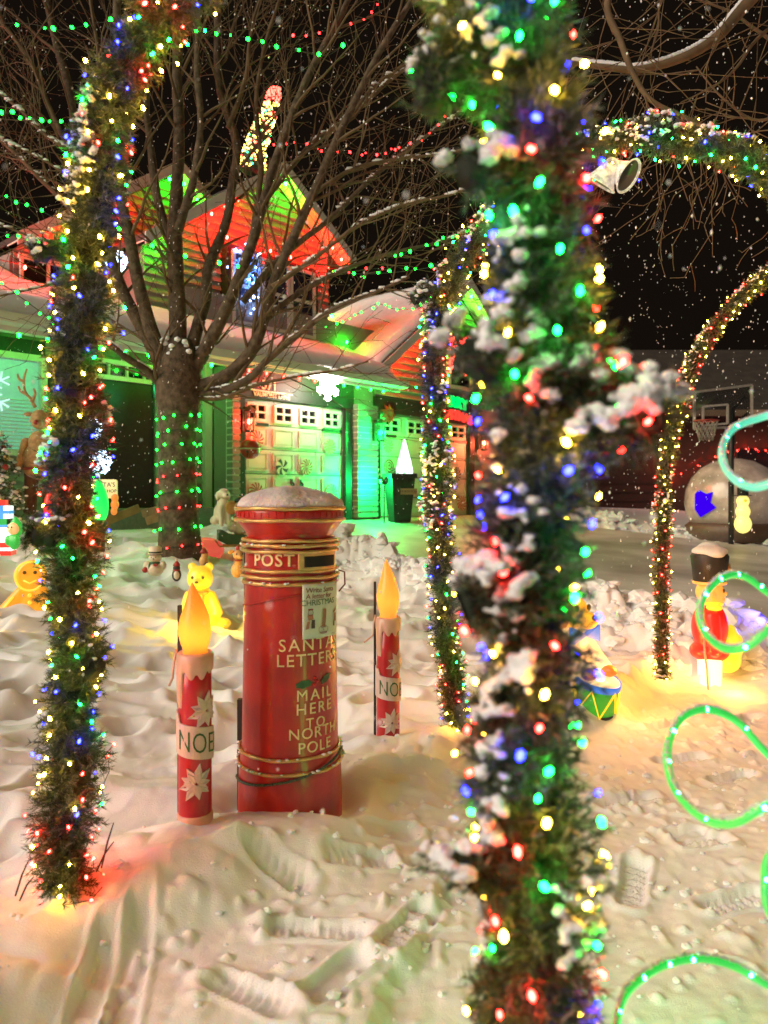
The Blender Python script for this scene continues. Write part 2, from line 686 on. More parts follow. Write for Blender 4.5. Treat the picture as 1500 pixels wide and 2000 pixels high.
def slab(poly_st, zf, thick, name, m, lumps=0.05, edge=0.12, nu=40, nv=16, seed=0, parent=house):
    """rounded snow blanket on a roof plane: corners a (low left) b (low right) c (high right) d (high left) in (s, t, z)"""
    a, b, c, d = [Vector(p) for p in poly_st]
    top, bot = [], []
    for j in range(nv + 1):
        for i in range(nu + 1):
            u, v = i / nu, j / nv
            p = (a.lerp(b, u)).lerp(d.lerp(c, u), v)
            eu = min(u, 1 - u) * (b - a).length
            ev = min(v, 1 - v) * (d - a).length
            e = min(1, min(eu, ev) / edge)
            h = thick * (0.25 + 0.75 * math.sqrt(1 - (1 - e) ** 2))
            h += lumps * (float(fbm(np.array([u * 7.0 + seed]), np.array([v * 3.0]), 81 + seed)[0]) - 0.5) * e
            top.append(p + Vector((0, 0, h)))
            bot.append(p)
    mb = MB()
    n1 = len(top)
    mb.v = [tuple(p) for p in top + bot]
    w = nu + 1
    for j in range(nv):
        for i in range(nu):
            q = j * w + i
            mb.f.append((q, q + 1, q + w + 1, q + w))
            mb.f.append((n1 + q + w, n1 + q + w + 1, n1 + q + 1, n1 + q))
    for i in range(nu):
        mb.f.append((i, n1 + i, n1 + i + 1, i + 1))
        q = nv * w + i
        mb.f.append((q + 1, n1 + q + 1, n1 + q, q))
    for j in range(nv):
        q = j * w
        mb.f.append((q + w, n1 + q + w, n1 + q, q))
        q += nu
        mb.f.append((q, n1 + q, n1 + q + w, q + w))
    return hpart(mb, name, m, True, parent)


# garage storey
gw = MB()
gw.box((-0.17, -0.2, 2.1), (0.34, 0.36, 2.9))
gw.box((2.94, -0.2, 2.1), (1.00, 0.36, 2.9))
gw.box((8.2, -0.2, 2.2), (3.2, 0.36, 3.0))
gw.box((1.22, -0.2, 3.30), (2.44, 0.30, 0.52))
gw.box((5.03, -0.2, 3.50), (3.2, 0.30, 0.9))
gw.box((4.5, -5.2, 3.0), (10.5, 9.0, 3.9))
gwall = hpart(gw, 'wall', SIDING)
tr = MB()
tr.box((1.22, 0.025, 3.30), (2.9, 0.07, 0.50))            # dark header over door one
tr.box((-0.11, 0.03, 2.06), (0.20, 0.08, 1.98 + 0.42))
tr.box((2.52, 0.03, 1.95), (0.17, 0.08, 2.2))
tr.box((3.36, 0.03, 1.95), (0.16, 0.08, 2.2))
tr.box((5.05, 0.025, 3.22), (3.5, 0.07, 0.32))
tr.box((6.72, 0.03, 1.95), (0.16, 0.08, 2.2))
hpart(tr, 'dark_trim', BLACK)
for s0, s1 in ((-0.36, -0.22), (2.66, 3.22)):
    cl = MB()
    cl.box(((s0 + s1) / 2, 0.09, 2.02), (s1 - s0, 0.18, 2.26))
    c_o = hpart(cl, 'pillar', TRIM)
    z = 0.9
    while z < 3.1:
        b_ = MB()
        b_.box(((s0 + s1) / 2, 0.12, z + 0.055), (s1 - s0 + 0.02, 0.16, 0.085))
        hpart(b_, 'brick', SIDING, parent=c_o)
        z += 0.113

DOORP = mat('garage_door_paint', (0.74, 0.71, 0.62), 0.5, var=0.06, scale=2.5)
PEP_R = mat('decal_red', (0.42, 0.03, 0.025), 0.5)
PEP_W = mat('decal_white', (0.72, 0.68, 0.55), 0.5)
PEP_K = mat('decal_dark', (0.05, 0.05, 0.07), 0.5)


def garage_door(s0, s1, cols, z0, z1, label):
    base = MB()
    base.box(((s0 + s1) / 2, -0.06, (z0 + z1) / 2), (s1 - s0, 0.05, z1 - z0))
    d = hpart(base, 'garage_door', DOORP)
    d['label'] = label
    rows = 5
    rh = (z1 - z0) / rows
    cw = (s1 - s0) / cols
    for r in range(rows):
        for c in range(cols):
            cs, cz = s0 + cw * (c + 0.5), z0 + rh * (r + 0.5)
            w_, h_ = cw * 0.78, rh * 0.74
            p = MB()
            if r < rows - 1:
                p.box((cs, -0.028, cz), (w_, 0.016, h_))
                p.box((cs, -0.016, cz), (w_ - 0.10, 0.014, h_ - 0.10))
                for q in (-1, 1):
                    p.box((cs + q * (w_ / 2 - 0.012), -0.014, cz), (0.024, 0.020, h_))
                    p.box((cs, -0.0135, cz + q * (h_ / 2 - 0.012)), (w_ - 0.05, 0.020, 0.024))
                hpart(p, 'door_panel', DOORP, parent=d)
            else:
                for q in (-1, 0, 1):
                    ww = 0.05 if q else 0.035
                    p.box((cs + q * (w_ * 0.42), -0.010, cz), (ww, 0.05, h_))
                    p.box((cs, -0.011, cz + q * (h_ * 0.44)), (w_ * 0.84, 0.05, ww))
                hpart(p, 'window_frame', TRIM, parent=d)
                for qa in (-1, 1):
                    for qb in (-1, 1):
                        g = MB()
                        g.box((cs + qa * w_ * 0.20, -0.028, cz + qb * h_ * 0.21), (w_ * 0.38, 0.012, h_ * 0.40))
                        hpart(g, 'pane', GLASS, parent=d)
        j = MB()
        if r:
            j.box(((s0 + s1) / 2, -0.0345, z0 + rh * r), (s1 - s0, 0.004, 0.014))
            hpart(j, 'joint', mat('joint_dark', (0.12, 0.11, 0.09), 0.8), parent=d)  # thin dark strip along the joint between door sections
    for q in (-1, 1):
        h = MB()
        hs = (s0 + s1) / 2 + q * 0.11
        h.tube([(hs, 0.0, z0 + rh * 1.22), (hs, 0.05, z0 + rh * 1.28), (hs, 0.05, z0 + rh * 1.62), (hs, 0.0, z0 + rh * 1.68)], 0.022, 6)
        h.box((hs, -0.005, z0 + rh * 1.45), (0.05, 0.012, 0.30))
        hpart(h, 'handle', BLACK, parent=d)
    for ss in (s0 + 0.30, s1 - 0.30):
        h = MB()
        h.box((ss, -0.004, z1 - rh * 1.0), (0.52, 0.014, 0.055))
        hpart(h, 'strap_hinge', BLACK, parent=d)
    return d


def peppermint(s, z, r, kind, parent, blades=12):
    mb = MB()
    M0 = Matrix(((1, 0, 0, s), (0, 1, 0, 0), (0, 0, 1, z), (0, 0, 0, 1)))
    n = 28
    mb.prism([(r * math.cos(2 * math.pi * k / n), r * math.sin(2 * math.pi * k / n)) for k in range(n)], 0.006, 0.012, M0)
    disc = hpart(mb, 'peppermint_decal', PEP_W, parent=parent)
    sw = MB()
    col = {'r': PEP_R, 'k': PEP_K}[kind[0]]
    if len(kind) > 1:                         # spiral lollipop
        pts = []
        for k in range(40):
            w = k / 39 * 2.6 * 2 * math.pi
            q = r * (0.12 + 0.86 * k / 39)
            pts.append((s + q * math.cos(w), 0.014, z + q * math.sin(w)))
        sw.tube(pts, r * 0.09, 4)
    else:
        for b in range(blades):
            a0 = 2 * math.pi * b / blades
            pa, pb = [], []
            for k in range(6):
                q = r * (0.12 + 0.86 * k / 5)
                w = a0 + 0.55 * k / 5
                half = (math.pi / blades) * 0.9
                pa.append((s + q * math.cos(w), q * math.sin(w) + z))
                pb.append((s + q * math.cos(w + half), q * math.sin(w + half) + z))
            sw.prism(pa + pb[::-1], 0.0125, 0.0155)
    hpart(sw, 'swirl', col, parent=parent)


gd1 = garage_door(0.0, 2.42, 4, 0.86, 3.03, 'pale panelled garage door beside the porch')
gd2 = garage_door(3.46, 6.62, 4, 0.86, 3.03, 'pale panelled garage door under the red gable')
for s, z, r, k in ((0.28, 2.33, 0.16, 'r'), (0.86, 1.86, 0.15, 'k5'), (1.46, 1.88, 0.15, 'r'), (2.06, 2.28, 0.15, 'r'), (0.27, 1.42, 0.16, 'r'), (2.1, 1.42, 0.15, 'r')):
    peppermint(s, z, r, k[0], gd1, 5 if k == 'k5' else 12)
for s, z, r, k in ((3.74, 2.40, 0.16, 'r'), (3.78, 1.95, 0.16, 'rs'), (4.40, 1.42, 0.17, 'rs'), (6.15, 1.83, 0.18, 'k'), (6.35, 1.15, 0.18, 'r'), (4.9, 1.2, 0.16, 'rs')):
    peppermint(s, z, r, k, gd2)
pw = mat('house_number_paint', (0.75, 0.66, 0.5), 0.5)
lettering('571', 0.23, lambda x, y, z: HM @ Vector((0.52 + x, 0.07 + z, 3.285 + y)), pw, house, ext=0.01, bold=0.004)
lettering('VALMONT LANE', 0.11, lambda x, y, z: HM @ Vector((0.58 + x, 0.07 + z, 3.115 + y)), pw, house, ext=0.008, bold=0.003)
ln = MB()
ln.box((0.58, 0.072, 3.178), (0.95, 0.02, 0.025))
hpart(ln, 'number_rule', pw)

# porch wall, left of the garage
TP = -0.5
pwall = MB()
pwall.box((-4.35, TP - 0.15, 2.3), (8.0, 0.26, 2.9))
pwall = hpart(pwall, 'wall', SIDING)
siding(pwall, TP, 0.95, 3.62, lambda z: (-8.2, -0.36))
pt = MB()
pt.box((-0.44, TP + 0.05, 2.25), (0.14, 0.14, 2.7))
hpart(pt, 'corner_trim', TRIM)
pd = MB()
pd.box((-1.95, TP + 0.05, 2.1), (0.95, 0.10, 2.05))
pdo = hpart(pd, 'front_door', mat('front_door_paint', (0.022, 0.02, 0.018), 0.4, var=0.2))
h = MB()
h.tube([(-2.28, TP + 0.13, 2.05), (-2.15, TP + 0.15, 2.05)], 0.018, 6)
hpart(h, 'door_handle', mat('handle_metal', (0.6, 0.58, 0.5), 0.25, metal=0.9), parent=pdo)
fr = MB()
fr.box((-1.40, TP + 0.07, 2.20), (0.07, 0.16, 2.34))
fr.box((-2.50, TP + 0.07, 2.20), (0.07, 0.16, 2.34))
fr.box((-1.95, TP + 0.075, 3.16), (1.03, 0.15, 0.07))
fr.box((-1.95, TP + 0.075, 3.40), (1.17, 0.15, 0.07))
for k in range(3):
    fr.box((-2.25 + 0.3 * k, TP + 0.075, 3.28), (0.03, 0.12, 0.18))
hpart(fr, 'door_frame', TRIM)
g = MB()
g.box((-1.95, TP + 0.05, 3.28), (1.03, 0.06, 0.2))
hpart(g, 'pane', GLASS)
g = MB()
g.box((-1.75, TP + 0.45, 0.98), (2.4, 0.9, 0.34))
hpart(g, 'porch_step', mat('porch_concrete', (0.22, 0.21, 0.2), 0.8))
# porch window with its blind lit from inside
wn = MB()
wn.box((-4.05, TP + 0.06, 2.62), (1.5, 0.04, 1.25))
BLIND = mat('lit_blind', (0.30, 0.5, 0.42), 0.6, emit=(0.22, 0.60, 0.46), strength=0.42, var=0.1)
wn = hpart(wn, 'window', BLIND)
fr = MB()
for s_ in (-4.85, -3.25):
    fr.box((s_, TP + 0.09, 2.62), (0.09, 0.14, 1.40))
for z_ in (1.95, 3.30):
    fr.box((-4.05, TP + 0.09, z_), (1.51, 0.13, 0.09))
hpart(fr, 'window_frame', TRIM, parent=wn)
for k in range(14):
    b_ = MB()
    b_.box((-4.05, TP + 0.085, 2.04 + k * 0.05), (1.46, 0.006, 0.012))
    hpart(b_, 'slat', TRIM, parent=wn)
bk = MB()
bk.box((-4.05, TP + 0.05, 3.46), (1.7, 0.05, 0.20))
bk.box((-3.0, TP + 0.05, 2.3), (0.28, 0.05, 1.9))
hpart(bk, 'shutter', BLACK)

# lower roof with gutter; its snow blanket
rf = MB()
SHIN = mat('roof_shingle', (0.06, 0.05, 0.045), 0.9, var=0.3, scale=25)
rf.add([(-8.4, 0.55, 3.62), (3.55, 0.55, 3.62), (3.55, -1.2, 4.42), (-8.4, -1.2, 4.42),
        (-8.4, 0.55, 3.56), (3.55, 0.55, 3.56), (3.55, -1.2, 4.36), (-8.4, -1.2, 4.36)],
       [(0, 1, 2, 3), (7, 6, 5, 4), (0, 4, 5, 1), (1, 5, 6, 2), (2, 6, 7, 3), (3, 7, 4, 0)])
lroof = hpart(rf, 'roof', SHIN)
gt = MB()
gt.prism([(0.55, 3.50), (0.70, 3.52), (0.72, 3.64), (0.69, 3.64), (0.67, 3.55), (0.58, 3.545), (0.58, 3.64), (0.55, 3.64)], 0, 12.1,
         Matrix(((0, 1, 0, -8.5), (1, 0, 0, 0), (0, 0, 1, 0), (0, 0, 0, 1))))
gt.box((-2.45, 0.50, 3.50), (12.0, 0.05, 0.12))
hpart(gt, 'gutter', TRIM)
sf = MB()
sf.box((-2.45, 0.22, 3.545), (11.9, 0.55, 0.02))
hpart(sf, 'soffit', TRIM)
slab([(-8.4, 0.62, 3.64), (3.4, 0.62, 3.64), (3.4, -1.0, 4.36), (-8.4, -1.0, 4.36)], None, 0.24, 'roof_snow', SNOW, 0.10, 0.22, 90, 16, 1)

# upper storey with front gable
TU = -1.0
APS, APZ, SL = 1.42, 7.62, 0.72


def gab(ap_s, ap_z, sl, lo, hi):
    return lambda z: (max(lo, ap_s - (ap_z - z) / sl), min(hi, ap_s + (ap_z - z) / sl))


uw = MB()
uw.prism([(-1.35, 3.9), (2.98, 3.9), (2.98, 6.4), (APS, 7.5), (-1.35, 5.55)], 0, -5.5, Matrix.Translation((0, TU - 0.02, 0)))
uwall = hpart(uw, 'wall', SIDING)
siding(uwall, TU, 4.05, 7.52, gab(APS, APZ - 0.1, SL, -1.32, 2.96))


def rake(ap_s, ap_z, sl, left, right, t0, depth, nm_l='rake_board'):
    for sg, L_ in ((-1, left), (1, right)):
        e_s, e_z = ap_s + sg * L_, ap_z - L_ * sl
        mb = MB()
        # roof sheet over the gable, then the pale rake board at its front edge
        mb.add([(ap_s, t0, ap_z), (e_s, t0, e_z), (e_s, t0 - depth, e_z), (ap_s, t0 - depth, ap_z),
                (ap_s, t0, ap_z - 0.10), (e_s, t0, e_z - 0.10), (e_s, t0 - depth, e_z - 0.10), (ap_s, t0 - depth, ap_z - 0.10)],
               [(0, 1, 2, 3), (7, 6, 5, 4), (0, 4, 5, 1), (1, 5, 6, 2), (2, 6, 7, 3), (3, 7, 4, 0)])
        ro = hpart(mb, 'roof', SHIN)
        fb = MB()
        fb.add([(ap_s, t0 + 0.03, ap_z + 0.02), (e_s, t0 + 0.03, e_z + 0.02), (e_s, t0 + 0.03, e_z - 0.19), (ap_s, t0 + 0.03, ap_z - 0.19),
                (ap_s, t0 + 0.003, ap_z + 0.02), (e_s, t0 + 0.003, e_z + 0.02), (e_s, t0 + 0.003, e_z - 0.19), (ap_s, t0 + 0.003, ap_z - 0.19)],
               [(0, 1, 2, 3), (7, 6, 5, 4), (0, 4, 5, 1), (1, 5, 6, 2), (2, 6, 7, 3), (3, 7, 4, 0)])
        hpart(fb, nm_l, TRIM)
        so = MB()
        so.add([(ap_s, t0, ap_z - 0.13), (e_s, t0, e_z - 0.13), (e_s, t0 - 0.42, e_z - 0.13), (ap_s, t0 - 0.42, ap_z - 0.13),
                (ap_s, t0, ap_z - 0.105), (e_s, t0, e_z - 0.105), (e_s, t0 - 0.42, e_z - 0.105), (ap_s, t0 - 0.42, ap_z - 0.105)],
               [(0, 1, 2, 3), (7, 6, 5, 4), (0, 4, 5, 1), (1, 5, 6, 2), (2, 6, 7, 3), (3, 7, 4, 0)])
        hpart(so, 'soffit', TRIM)


rake(APS, APZ + 0.12, SL, 2.95, 1.95, TU + 0.42, 5.5)
# dark bay of windows on the upper storey
bw = MB()
bw.box((1.33, TU + 0.14, 5.15), (2.2, 0.26, 1.55))
bay = hpart(bw, 'window_bay', BLACK)
for k, (a, b) in enumerate(((0.32, 0.92), (1.0, 1.62), (1.7, 2.30))):
    g = MB()
    g.box(((a + b) / 2, TU + 0.28, 5.16), (b - a - 0.08, 0.02, 1.22))
    hpart(g, 'pane', mat('night_glass', (0.03, 0.03, 0.06), 0.08, var=0.5, scale=2, spec=0.8), parent=bay)
    f_ = MB()
    for s_ in (a, b):
        f_.box((s_, TU + 0.29, 5.16), (0.06, 0.06, 1.34))
    for z_ in (4.52, 5.2, 5.80):
        f_.box(((a + b) / 2, TU + 0.295, z_), (b - a - 0.06, 0.05, 0.06))
    hpart(f_, 'window_frame', TRIM, parent=bay)
bs = MB()
bs.box((1.33, TU + 0.22, 4.40), (2.36, 0.40, 0.07))
hpart(bs, 'window_sill', TRIM)
# gable further back on the left
TB = -2.2
bwl = MB()
bwl.prism([(-3.0, 3.9), (0.9, 3.9), (0.9, 6.5), (-0.1, 7.42), (-3.0, 5.3)], 0, -4, Matrix.Translation((0, TB - 0.02, 0)))
bwall = hpart(bwl, 'wall', SIDING)
siding(bwall, TB, 4.3, 7.36, gab(-0.1, 7.44, 0.72, -2.95, 0.88))
rake(-0.1, 7.62, 0.72, 2.95, 1.1, TB + 0.42, 4)
wn2 = MB()
wn2.box((-2.2, TB + 0.05, 4.85), (1.3, 0.06, 0.75))
w2 = hpart(wn2, 'window', GLASS)
f_ = MB()
for s_ in (-2.85, -2.42, -1.98, -1.55):
    f_.box((s_, TB + 0.085, 4.85), (0.05, 0.05, 0.78))
for z_ in (4.45, 5.25):
    f_.box((-2.2, TB + 0.085, z_), (1.4, 0.06, 0.08))
hpart(f_, 'window_frame', TRIM, parent=w2)
# wing at the far left: low roof lit red
slab([(-9.0, -0.9, 4.35), (-3.1, -0.9, 4.35), (-3.1, -3.4, 5.5), (-9.0, -3.4, 5.5)], None, 0.16, 'roof_snow', SNOW, 0.1, 0.25, 30, 10, 3)
# side wall between upper storey and the garage gable
sw_ = MB()
sw_.prism([(2.99, 4.0), (7.5, 4.0), (7.5, 6.05), (2.99, 6.05)], 0, -0.3, Matrix.Translation((0, -3.6, 0)))
swall = hpart(sw_, 'wall', SIDING)
siding(swall, -3.6, 4.4, 6.0, lambda z: (3.0, 7.4))
# gable over the second garage door
TG, GS, GZ, GSL = 0.02, 6.15, 6.30, 0.77
gg = MB()
gg.prism([(3.25, 3.75), (9.05, 3.75), (GS, GZ - 0.28)], 0, -0.2, Matrix.Translation((0, TG - 0.01, 0)))
ggw = hpart(gg, 'wall', SIDING)
siding(ggw, TG, 3.42, 6.0, gab(GS, GZ - 0.28, GSL, 3.3, 8.9))
rake(GS, GZ, GSL, 3.15, 3.15, TG + 0.40, 5.5)
slab([(3.0, 0.38, 3.90), (GS, 0.38, GZ + 0.02), (GS, -4.2, GZ + 0.02), (3.0, -4.2, 3.90)], None, 0.20, 'roof_snow', SNOW, 0.12, 0.22, 26, 36, 5)
gwn = MB()
gwn.box((6.15, TG + 0.06, 4.35), (0.8, 0.06, 0.9))
gwn = hpart(gwn, 'window', GLASS)
f_ = MB()
for s_ in (5.72, 6.58):
    f_.box((s_, TG + 0.085, 4.35), (0.08, 0.09, 1.05))
for z_ in (3.84, 4.86):
    f_.box((6.15, TG + 0.08, z_), (0.80, 0.09, 0.08))
hpart(f_, 'window_frame', TRIM, parent=gwn)


def bulbs_line(root, pts, step, cols, kit):
    """C9 bulbs on a wire along house-space points; cols(k, n) -> 'r' or 'g'"""
    pts = [HM @ Vector(p) for p in pts]
    wire = MB()
    wire.tube(pts, 0.006, 4)
    wire.build('wire', WIRE, root)
    for a, b in zip(pts[:-1], pts[1:]):
        n = max(1, int((b - a).length / step))
        for k in range(n):
            q = a.lerp(b, (k + 0.5) / n)
            if cols(k, n):
                add_bulb(kit[cols(k, n)], q + Vector((0, 0, -0.03)), root, tilt=False)


def estring(label, pts, step, cols, grp='coloured bulb strings along the house eaves'):
    r = thing('eave_light_string', label, 'string lights', HM @ Vector(pts[0]), grp)
    bulbs_line(r, pts, step, cols, C9E if 'gutter' in label else C9)
    return r


estring('red and green bulbs under the garage and porch gutter', [(-7.8, 0.40, 3.46), (3.35, 0.40, 3.46)], 0.36,
        lambda k, n: 'r' if 0.655 < k / n < 0.83 else 'g')
estring('green and red bulbs up the left slope of the upper gable', [(-1.45, TU + 0.30, 5.42), (APS, TU + 0.30, APZ - 0.10)], 0.33,
        lambda k, n: 'g' if (k / n > 0.80 or k / n < 0.18) else ('r' if 0.32 < k / n < 0.62 else None))
estring('green and red bulbs down the right slope of the upper gable', [(APS, TU + 0.30, APZ - 0.10), (3.2, TU + 0.30, 6.22)], 0.30,
        lambda k, n: 'g' if k / n < 0.28 else ('r' if k / n > 0.5 else None))
estring('red bulbs along the upper window head', [(-0.1, TU + 0.33, 6.02), (2.9, TU + 0.33, 6.02)], 0.45, lambda k, n: 'r')
estring('red then green bulbs on the rear left gable', [(-2.6, TB + 0.30, 5.65), (-0.1, TB + 0.30, 7.40), (0.8, TB + 0.30, 6.75)], 0.36,
        lambda k, n: 'r' if (n > 5 and k / n < 0.55) else ('g' if n <= 5 or k / n > 0.8 else None))
estring('red to green bulbs up the left slope of the garage gable', [(3.2, TG + 0.30, 3.86), (GS, TG + 0.30, GZ - 0.2)], 0.36,
        lambda k, n: 'r' if k / n < 0.5 else ('g' if k / n > 0.78 else None))
estring('green bulbs down the right slope of the garage gable', [(GS, TG + 0.30, GZ - 0.2), (9.0, TG + 0.30, 4.2)], 0.36,
        lambda k, n: 'g' if k / n < 0.4 else ('r' if k / n > 0.6 else None))
estring('red bulbs along the low roof at the far left', [(-7.5, -0.6, 4.62), (-3.2, -0.6, 4.66)], 0.4, lambda k, n: 'r')
estring('red and green bulbs along the wall behind the garage roof', [(3.1, -3.3, 5.95), (7.0, -3.3, 5.95)], 0.45, lambda k, n: 'r' if k % 4 else 'g')
estring('green bulbs in the roof valley beside the upper storey', [(3.05, -0.4, 4.55), (3.6, -1.9, 4.75), (4.2, -3.0, 5.1)], 0.34, lambda k, n: 'g')


def lantern(s, t, z, colname, colr, watts, label):
    root = thing('wall_lantern', label, 'lantern', HM @ Vector((s, t, z)), 'lanterns on the garage pillars')
    m = DARKMETAL
    b = MB()
    b.box((s, t + 0.03, z), (0.12, 0.04, 0.36))
    b.box((s, t + 0.10, z + 0.22), (0.05, 0.16, 0.03))
    place(b.build('bracket', m, None, False, HM), root)
    b = MB()
    b.lathe([(0.02, 0.26), (0.12, 0.17), (0.11, 0.15)], (s, t + 0.17, z), 6)
    b.lathe([(0.075, -0.2), (0.085, -0.17), (0.07, -0.17)], (s, t + 0.17, z), 6)
    place(b.build('cap', m, None, False, HM), root)
    gl = MB()
    for k in range(6):
        w = 2 * math.pi * k / 6
        gl.bar((s + 0.10 * math.cos(w), t + 0.17 + 0.10 * math.sin(w), z + 0.16), (s + 0.075 * math.cos(w), t + 0.17 + 0.075 * math.sin(w), z - 0.18), 0.014)
    place(gl.build('cage', m, None, False, HM), root)
    bm_ = bulb_mesh('lantern', colname, colr, 60, 0.045, 1.3)
    add_bulb(bm_, HM @ Vector((s, t + 0.17, z - 0.02)), root, 'bulb', False)
    li = bpy.data.lights.new('lantern_light', 'POINT')
    li.energy = watts
    li.color = colr
    li.shadow_soft_size = 0.05
    lo = bpy.data.objects.new('lantern_light', li)
    COL.objects.link(lo)
    lo.location = HM @ Vector((s, t + 0.30, z - 0.04))
    place(lo, root)


lantern(-0.05, 0.07, 2.62, 'red', RED, 35, 'black lantern with a red bulb left of the first garage door')
lantern(3.10, 0.22, 2.62, 'green', (0.002, 1.0, 0.08), 220, 'black lantern with a green bulb between the garage doors')
lantern(-1.75, 0.1, 3.02, 'porch_green', (0.01, 1.0, 0.30), 5, 'hanging green porch lamp above the front door')
lantern(6.95, 0.07, 2.62, 'red_right', (1.0, 0.12, 0.05), 110, 'black lantern with a red bulb right of the second garage door')

# ------------------------------------------------------------------ the bare tree in the yard
TREE_D = 8.45
TX, TY = -2.34, TREE_D
tree = thing('bare_tree', 'bare many-limbed tree with lights wound round its trunk', 'tree', (TX, TY, gz(TX, TY)))


def smooth_path(pts, n=6):
    pts = [Vector(p) for p in pts]
    out = []
    m = len(pts)
    for i in range(m - 1):
        p0, p1, p2, p3 = pts[max(i - 1, 0)], pts[i], pts[i + 1], pts[min(i + 2, m - 1)]
        for k in range(n):
            t = k / n
            out.append(0.5 * ((2 * p1) + (p2 - p0) * t + (2 * p0 - 5 * p1 + 4 * p2 - p3) * t * t + (3 * p1 - p0 - 3 * p2 + p3) * t ** 3))
    out.append(pts[-1])
    return out


def bumpy(mb, amt, sc=6.0):
    for i, p in enumerate(mb.v):
        q = Vector(p)
        k = math.sin(q.x * 31 + q.z * 7) * math.sin(q.y * 29 + q.z * 3) * amt
        mb.v[i] = (q.x + k, q.y + k * 0.6, q.z)


# trunk
tk = MB()
zb = gz(TX, TY) - 0.3
prof = [(0.30, zb), (0.245, zb + 0.35), (0.222, zb + 0.7), (0.21, zb + 1.2), (0.205, zb + 1.6), (0.225, zb + 1.95), (0.26, zb + 2.25), (0.22, zb + 2.5), (0.15, zb + 2.75)]
tk.tube([(TX + 0.01 * math.sin(z * 3), TY, z) for r, z in prof], [r for r, z in prof], 18)
for i, p in enumerate(tk.v):
    a = math.atan2(p[1] - TY, p[0] - TX)
    k = 1 + 0.05 * math.sin(a * 9 + p[2] * 1.5) + 0.03 * math.sin(a * 17 - p[2] * 2)
    tk.v[i] = (TX + (p[0] - TX) * k, TY + (p[1] - TY) * k, p[2])
tk.build('trunk', BARK, tree)

LIMBS = [  # photo points, depth at the tip, base radius, tip radius
    ([(350, 760), (346, 600), (341, 480), (345, 380), (350, 260), (346, 130), (356, -60)], 8.6, 0.135, 0.055),
    ([(345, 760), (302, 665), (272, 560), (254, 470), (236, 380), (243, 290), (232, 150), (226, -60)], 8.0, 0.115, 0.045),
    ([(338, 755), (282, 650), (236, 560), (212, 490), (178, 410), (152, 320), (138, 190), (104, 60), (80, -60)], 8.9, 0.10, 0.045),
    ([(322, 765), (292, 728), (252, 702), (214, 672)], 8.0, 0.062, 0.040),
    ([(362, 750), (402, 680), (434, 620), (462, 555), (490, 480), (514, 400), (534, 325), (566, 235), (606, 140), (660, 40), (700, -40)], 8.2, 0.105, 0.035),
    ([(356, 750), (384, 645), (401, 585), (408, 520), (440, 440), (452, 370), (462, 280), (430, 180), (424, 60), (430, -60)], 9.1, 0.10, 0.04),
    ([(372, 762), (436, 738), (486, 692), (510, 640), (532, 560), (570, 470), (612, 378), (645, 300), (692, 200), (745, 95), (805, 0)], 8.0, 0.105, 0.035),
    ([(378, 768), (432, 764), (482, 742), (524, 702), (584, 652), (650, 604), (735, 570), (800, 540)], 7.8, 0.075, 0.018),
    ([(470, 715), (522, 622), (602, 562), (684, 522), (765, 494), (870, 470), (930, 440)], 8.4, 0.055, 0.014),
    ([(474, 590), (552, 500), (642, 430), (722, 352), (805, 285), (905, 215), (960, 170)], 8.8, 0.055, 0.014),
    ([(344, 500), (310, 400), (296, 300), (286, 200), (300, 80), (296, -60)], 8.9, 0.07, 0.035),
    ([(348, 450), (380, 340), (392, 230), (384, 120), (392, -60)], 8.2, 0.065, 0.03),
    ([(370, 775), (430, 778), (500, 752), (580, 735), (660, 722), (718, 706)], 8.0, 0.04, 0.010),
    ([(212, 490), (150, 420), (80, 350), (20, 290), (-40, 240)], 8.7, 0.05, 0.022),
    ([(155, 330), (100, 220), (60, 120), (0, 40), (-40, -20)], 8.5, 0.045, 0.022),
    ([(150, 300), (90, 265), (40, 215), (-30, 160)], 8.3, 0.032, 0.014),
    ([(238, 380), (150, 350), (80, 310), (0, 270)], 8.1, 0.03, 0.012),
    ([(225, 470), (150, 480), (70, 465), (-20, 430)], 8.2, 0.03, 0.012),
    ([(235, 560), (160, 540), (80, 560), (-10, 580)], 8.0, 0.03, 0.012),
    ([(510, 400), (600, 290), (680, 230), (770, 150), (860, 90), (930, 30)], 8.6, 0.045, 0.015),
    ([(532, 560), (620, 500), (700, 440), (790, 400), (880, 380), (950, 350)], 7.9, 0.04, 0.012),
    ([(610, 380), (690, 330), (780, 310), (870, 300), (940, 280)], 8.2, 0.035, 0.012),
    ([(490, 480), (510, 330), (500, 200), (520, 80), (560, -40)], 8.9, 0.05, 0.02),
    ([(640, 300), (720, 180), (800, 120), (880, 60)], 8.3, 0.03, 0.012),
    ([(243, 290), (200, 200), (190, 90), (170, -40)], 8.6, 0.05, 0.02),
    ([(446, 250), (480, 150), (490, 60), (520, -40)], 8.6, 0.04, 0.015),
]
trng = random.Random(11)
TW = MB()
SNOWT = MB()


